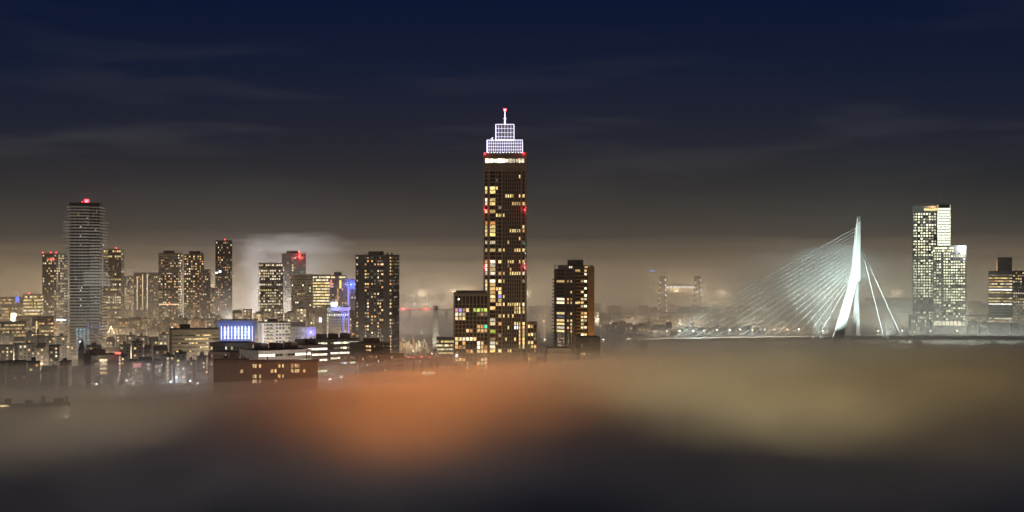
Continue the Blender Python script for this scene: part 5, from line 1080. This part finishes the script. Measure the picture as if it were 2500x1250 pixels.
# ================================================================== right bank
def maas():
    Y = 1620; s = Y / F; wd, d, cx, cyy, rz = fit(2228, None, 2321, Y, 0, 30); X = lambda px: (px - 2274.5) * s * math.cos(math.atan(cx / cyy)); Z = lambda y: PZ(y, Y)
    root = thing('office_tower', 'tallest right-hand tower with a bright glass edge and white window grid', 'tower', (cx, cyy, 0), rz); R = random.Random(33)
    fh = 6.72 * s
    B = Block(root, 'concrete', proud=.35); zt = Z(503)
    def lit(p): return lambda i, j: (R.choice(['mint', 'mint', 'white']) if R.random() < (p if j < 31 else .16 if j < 36 else .5) and not (j in (3, 9, 16) and R.random() < .7) else ('dim' if R.random() < .7 else None))  # most unlit panes get a faint added glow against black gaps
    rows = [(Z(520) - fh * k - fh * .54, Z(520) - fh * k) for k in range(40)]
    W1 = X(2289) - X(2228) - .7
    cols = [(.7 + 1.25 * i, .7 + 1.25 * i + .85) for i in range(3)] + [(X(2240.5 + 6.65 * i) - X(2228), X(2244.6 + 6.65 * i) - X(2228)) for i in range(7)]
    B.volume(X(2228), X(2289), -d / 2, d / 2, 0, zt, {'F': (cols, rows, lit(.84)), 'L': (cols_even(d - .7, 7, .6), rows, lit(.6))}, True)
    B.done(limit=300)
    # bright glass atrium on the right edge
    part('glass_core', MB().box(X(2289.2), X(2321), -d / 2 + .5, d / 2, 0, Z(501)), 'glass', root)
    for k in range(15):
        z = Z(507) - fh * k; link('atrium_window', pane(X(2319) - X(2290.5), fh * .74, 'atrium'), root, (X(2304.8), -d / 2 + .42, z - fh * .5)); part('floor_edge', MB().box(X(2290), X(2320), -d / 2 + .1, -d / 2 + .36, z - fh * .06, z + fh * .10), 'grey', root)
    for px in (2289.6, 2320.2): part('corner_light', MB().box(X(px) - .25, X(px) + .25, -d / 2 - .05, -d / 2 + .5, Z(602), Z(500)), 'mint', root)
    for k in range(4): link('window', pane(5.6, 2.4, 'yellow'), root, (X(2262 + 8 * k), -d / 2 - .1, Z(511))); link('window', pane(5.2, 2.2, 'warm' if k else 'dim'), root, (X(2262 + 8 * k), -d / 2 - .1, Z(504.5)))
    fr = MB()
    for px in (2228, 2238, 2289, 2321): fr.box(X(px) - .15, X(px) + .15, -d / 2 - .2, -d / 2 + .1, 8, zt + 2.5)
    for y in (497,): fr.box(X(2238), X(2289), -d / 2 - .15, -d / 2 + .15, Z(y) - .2, Z(y) + .2)
    part('edge_frame', fr, 'steel', root, 'stuff')
    part('roof_box', MB().box(X(2292), X(2318), -d / 2 + 2, d / 2 - 4, Z(501) + .02, Z(486.5)), 'grey', root); part('antenna', MB().tube((X(2297), 0, Z(486)), (X(2297), 0, Z(463)), .3, .12), 'steel', root)
    # lower, nearer volume
    Y2 = 1590; wd, d, cx, cyy, rz = fit(2277, None, 2359, Y2, 0, 26); s2 = Y2 / F
    root = thing('office_tower', 'lower wide office block joined before the bright glass-edged tower', 'tower', (cx, cyy, 0), rz)
    B = Block(root, 'concrete', proud=.35); zt = PZ(601, Y2); W = wd - .7; fh = 6.7 * s2
    rows = [(PZ(617, Y2) - fh * k - fh * .52, PZ(617, Y2) - fh * k) for k in range(26)]
    cols = [(W * a, W * a + 1.8) for a in (.03, .115, .19)] + [(W * (.325 + .0745 * i), W * (.325 + .0745 * i) + 1.8) for i in range(9)]
    def lit2(i, j): p = .9 if 3 <= j < 18 and i > 2 else .7 if j < 18 else .3; return R.choice(['mint', 'mint', 'white']) if R.random() < (p if j != 12 else .15) else ('dim' if R.random() < .7 else None)  # unlit panes mostly lifted by a faint emission here too
    B.volume(-wd / 2, wd / 2, -d / 2, d / 2, 0, zt, {'F': (cols, rows, lit2)}, True); B.done(limit=320)
    for k in range(9): link('window', pane(2.0, 1.8, 'mint' if k % 3 else 'white'), root, (-wd / 2 + 1.4 + 2.5 * k, -d / 2 - .08, PZ(605.5, Y2))); link('window', pane(1.8, 1.8, 'white' if k % 2 else 'mint'), root, (-wd / 2 + 1.4 + 2.5 * k, -d / 2 - .08, PZ(612, Y2)))
    part('wall_sign', MB().box(wd / 2 - 5.6, wd / 2 - 1.4, -d / 2 - .4, -d / 2 - .05, PZ(608.5, Y2), PZ(603.5, Y2)), 'sign_white', root); light(root, (wd / 2 - 3.5, -d / 2 - 5, PZ(606, Y2)), 14000, (.85, .95, 1), .6)
    for k in range(8): link('shop_window', pane(3.4, 4.5, 'white' if k % 3 else 'mint'), root, (-wd / 2 + 3 + k * (wd - 6) / 7, -d / 2 - .3, PZ(790, Y2)))
lit_mat('atrium', (.90, 1, .74), (.96, 1, .82), 1.9, True, .12)
maas()
S('apartment_block', 'dark slab of flats with warm lights between the pylon and the bright tower', 'apartment building', 2112, None, 2232, 729, 2450, 0, 20, 'dark_brick', 3.4, 20, 3, .5, .5, .22, ('warm', 'orange', 'white'), 131, None, 3)
S('apartment_block', 'lower dark flats directly right of the pylon foot', 'apartment building', 2098, None, 2122, 740, 2480, 0, 16, 'dark_brick', 3.4, 5, 3, .5, .5, .3, ('warm', 'white'), 132, None, 3)
S('pavilion', 'dark low pavilion at the river edge left of the bright tower foot', 'building', 2218, None, 2268, 770, 1570, 0, 16, 'grey', 4, 9, 3, .5, .6, .3, ('white', 'warm'), 133, None, 2)
S('office_block', 'hazy office with warm dotted windows behind the wide office block', 'office building', 2362, None, 2394, 738, 2150, 0, 20, 'pale', 3.6, 8, 3, .5, .5, .4, ('warm', 'yellow'), 134, None, 6)
S('office_block', 'ribbed pale block with full golden windows left of the banded office', 'office building', 2390, None, 2416, 744, 2050, 0, 20, 'pale', 4.4, 9, 3, .55, .7, .7, ('yellow', 'warm'), 135, None, 6)
S('arcade', 'golden lit arcade building at street level below the right offices', 'building', 2360, None, 2418, 772, 1980, 0, 16, 'pale', 5, 16, 3, .6, .75, .85, ('warm', 'yellow', 'orange'), 136, None, 1)
def banded():
    Y = 1800; s = Y / F; wd, d, cx, cyy, rz = fit(2413, None, 2472, Y, 0, 26); root = thing('office_tower', 'banded office with full-width lit floors and a dark red-edged roof box', 'tower', (cx, cyy, 0), rz); R = random.Random(4)
    zt = PZ(663, Y); B = Block(root, 'concrete'); rows = [(PZ(674 + 7.05 * k, Y), PZ(670.5 + 7.05 * k, Y)) for k in range(17)]
    pk = ['dim', 'yellow', 'warm', 'white', 'yellow', 'sign_white2', 'yellow', 'dim', 'yellow', 'yellow', 'sign_white2', None, None, None, None, 'white', 'warm']
    B.volume(-wd / 2, wd / 2, -d / 2, d / 2, 0, zt, {'F': (cols_even(wd - .7, 8, .98), rows, lambda i, j: pk[j] if R.random() < .93 else 'dim')}, True); B.done()
    part('roof_box', MB().box(-wd * .12, wd * .48, -d / 2 + 1, d / 2 - 2, zt + .9, PZ(628, Y)), 'dark', root); part('red_edge', MB().box(-wd * .16, -wd * .125, -d / 2 + .5, -d / 2 + 1.2, zt + 1, PZ(633, Y)), 'orange', root); part('aerial', MB().tube((-wd * .1, 0, PZ(628, Y)), (-wd * .1, 0, PZ(608, Y)), .2), 'steel', root)
banded()
S('office_tower', 'pale grid office at the right edge with square lit windows', 'tower', 2472, None, 2530, 662, 1840, 0, 26, 'pale', 3.75, 10, 3, .55, .5, .72, ('white', 'yellow'), 138, .75, 6)
row('the street-level buildings under the right office towers', 'low buildings on the right bank', 2362, 2520, 6, 786, 794, 1760, 19, p=.4, walls=('concrete', 'grey'), keys=('white', 'warm', 'yellow'), name='low_block', cat='building')
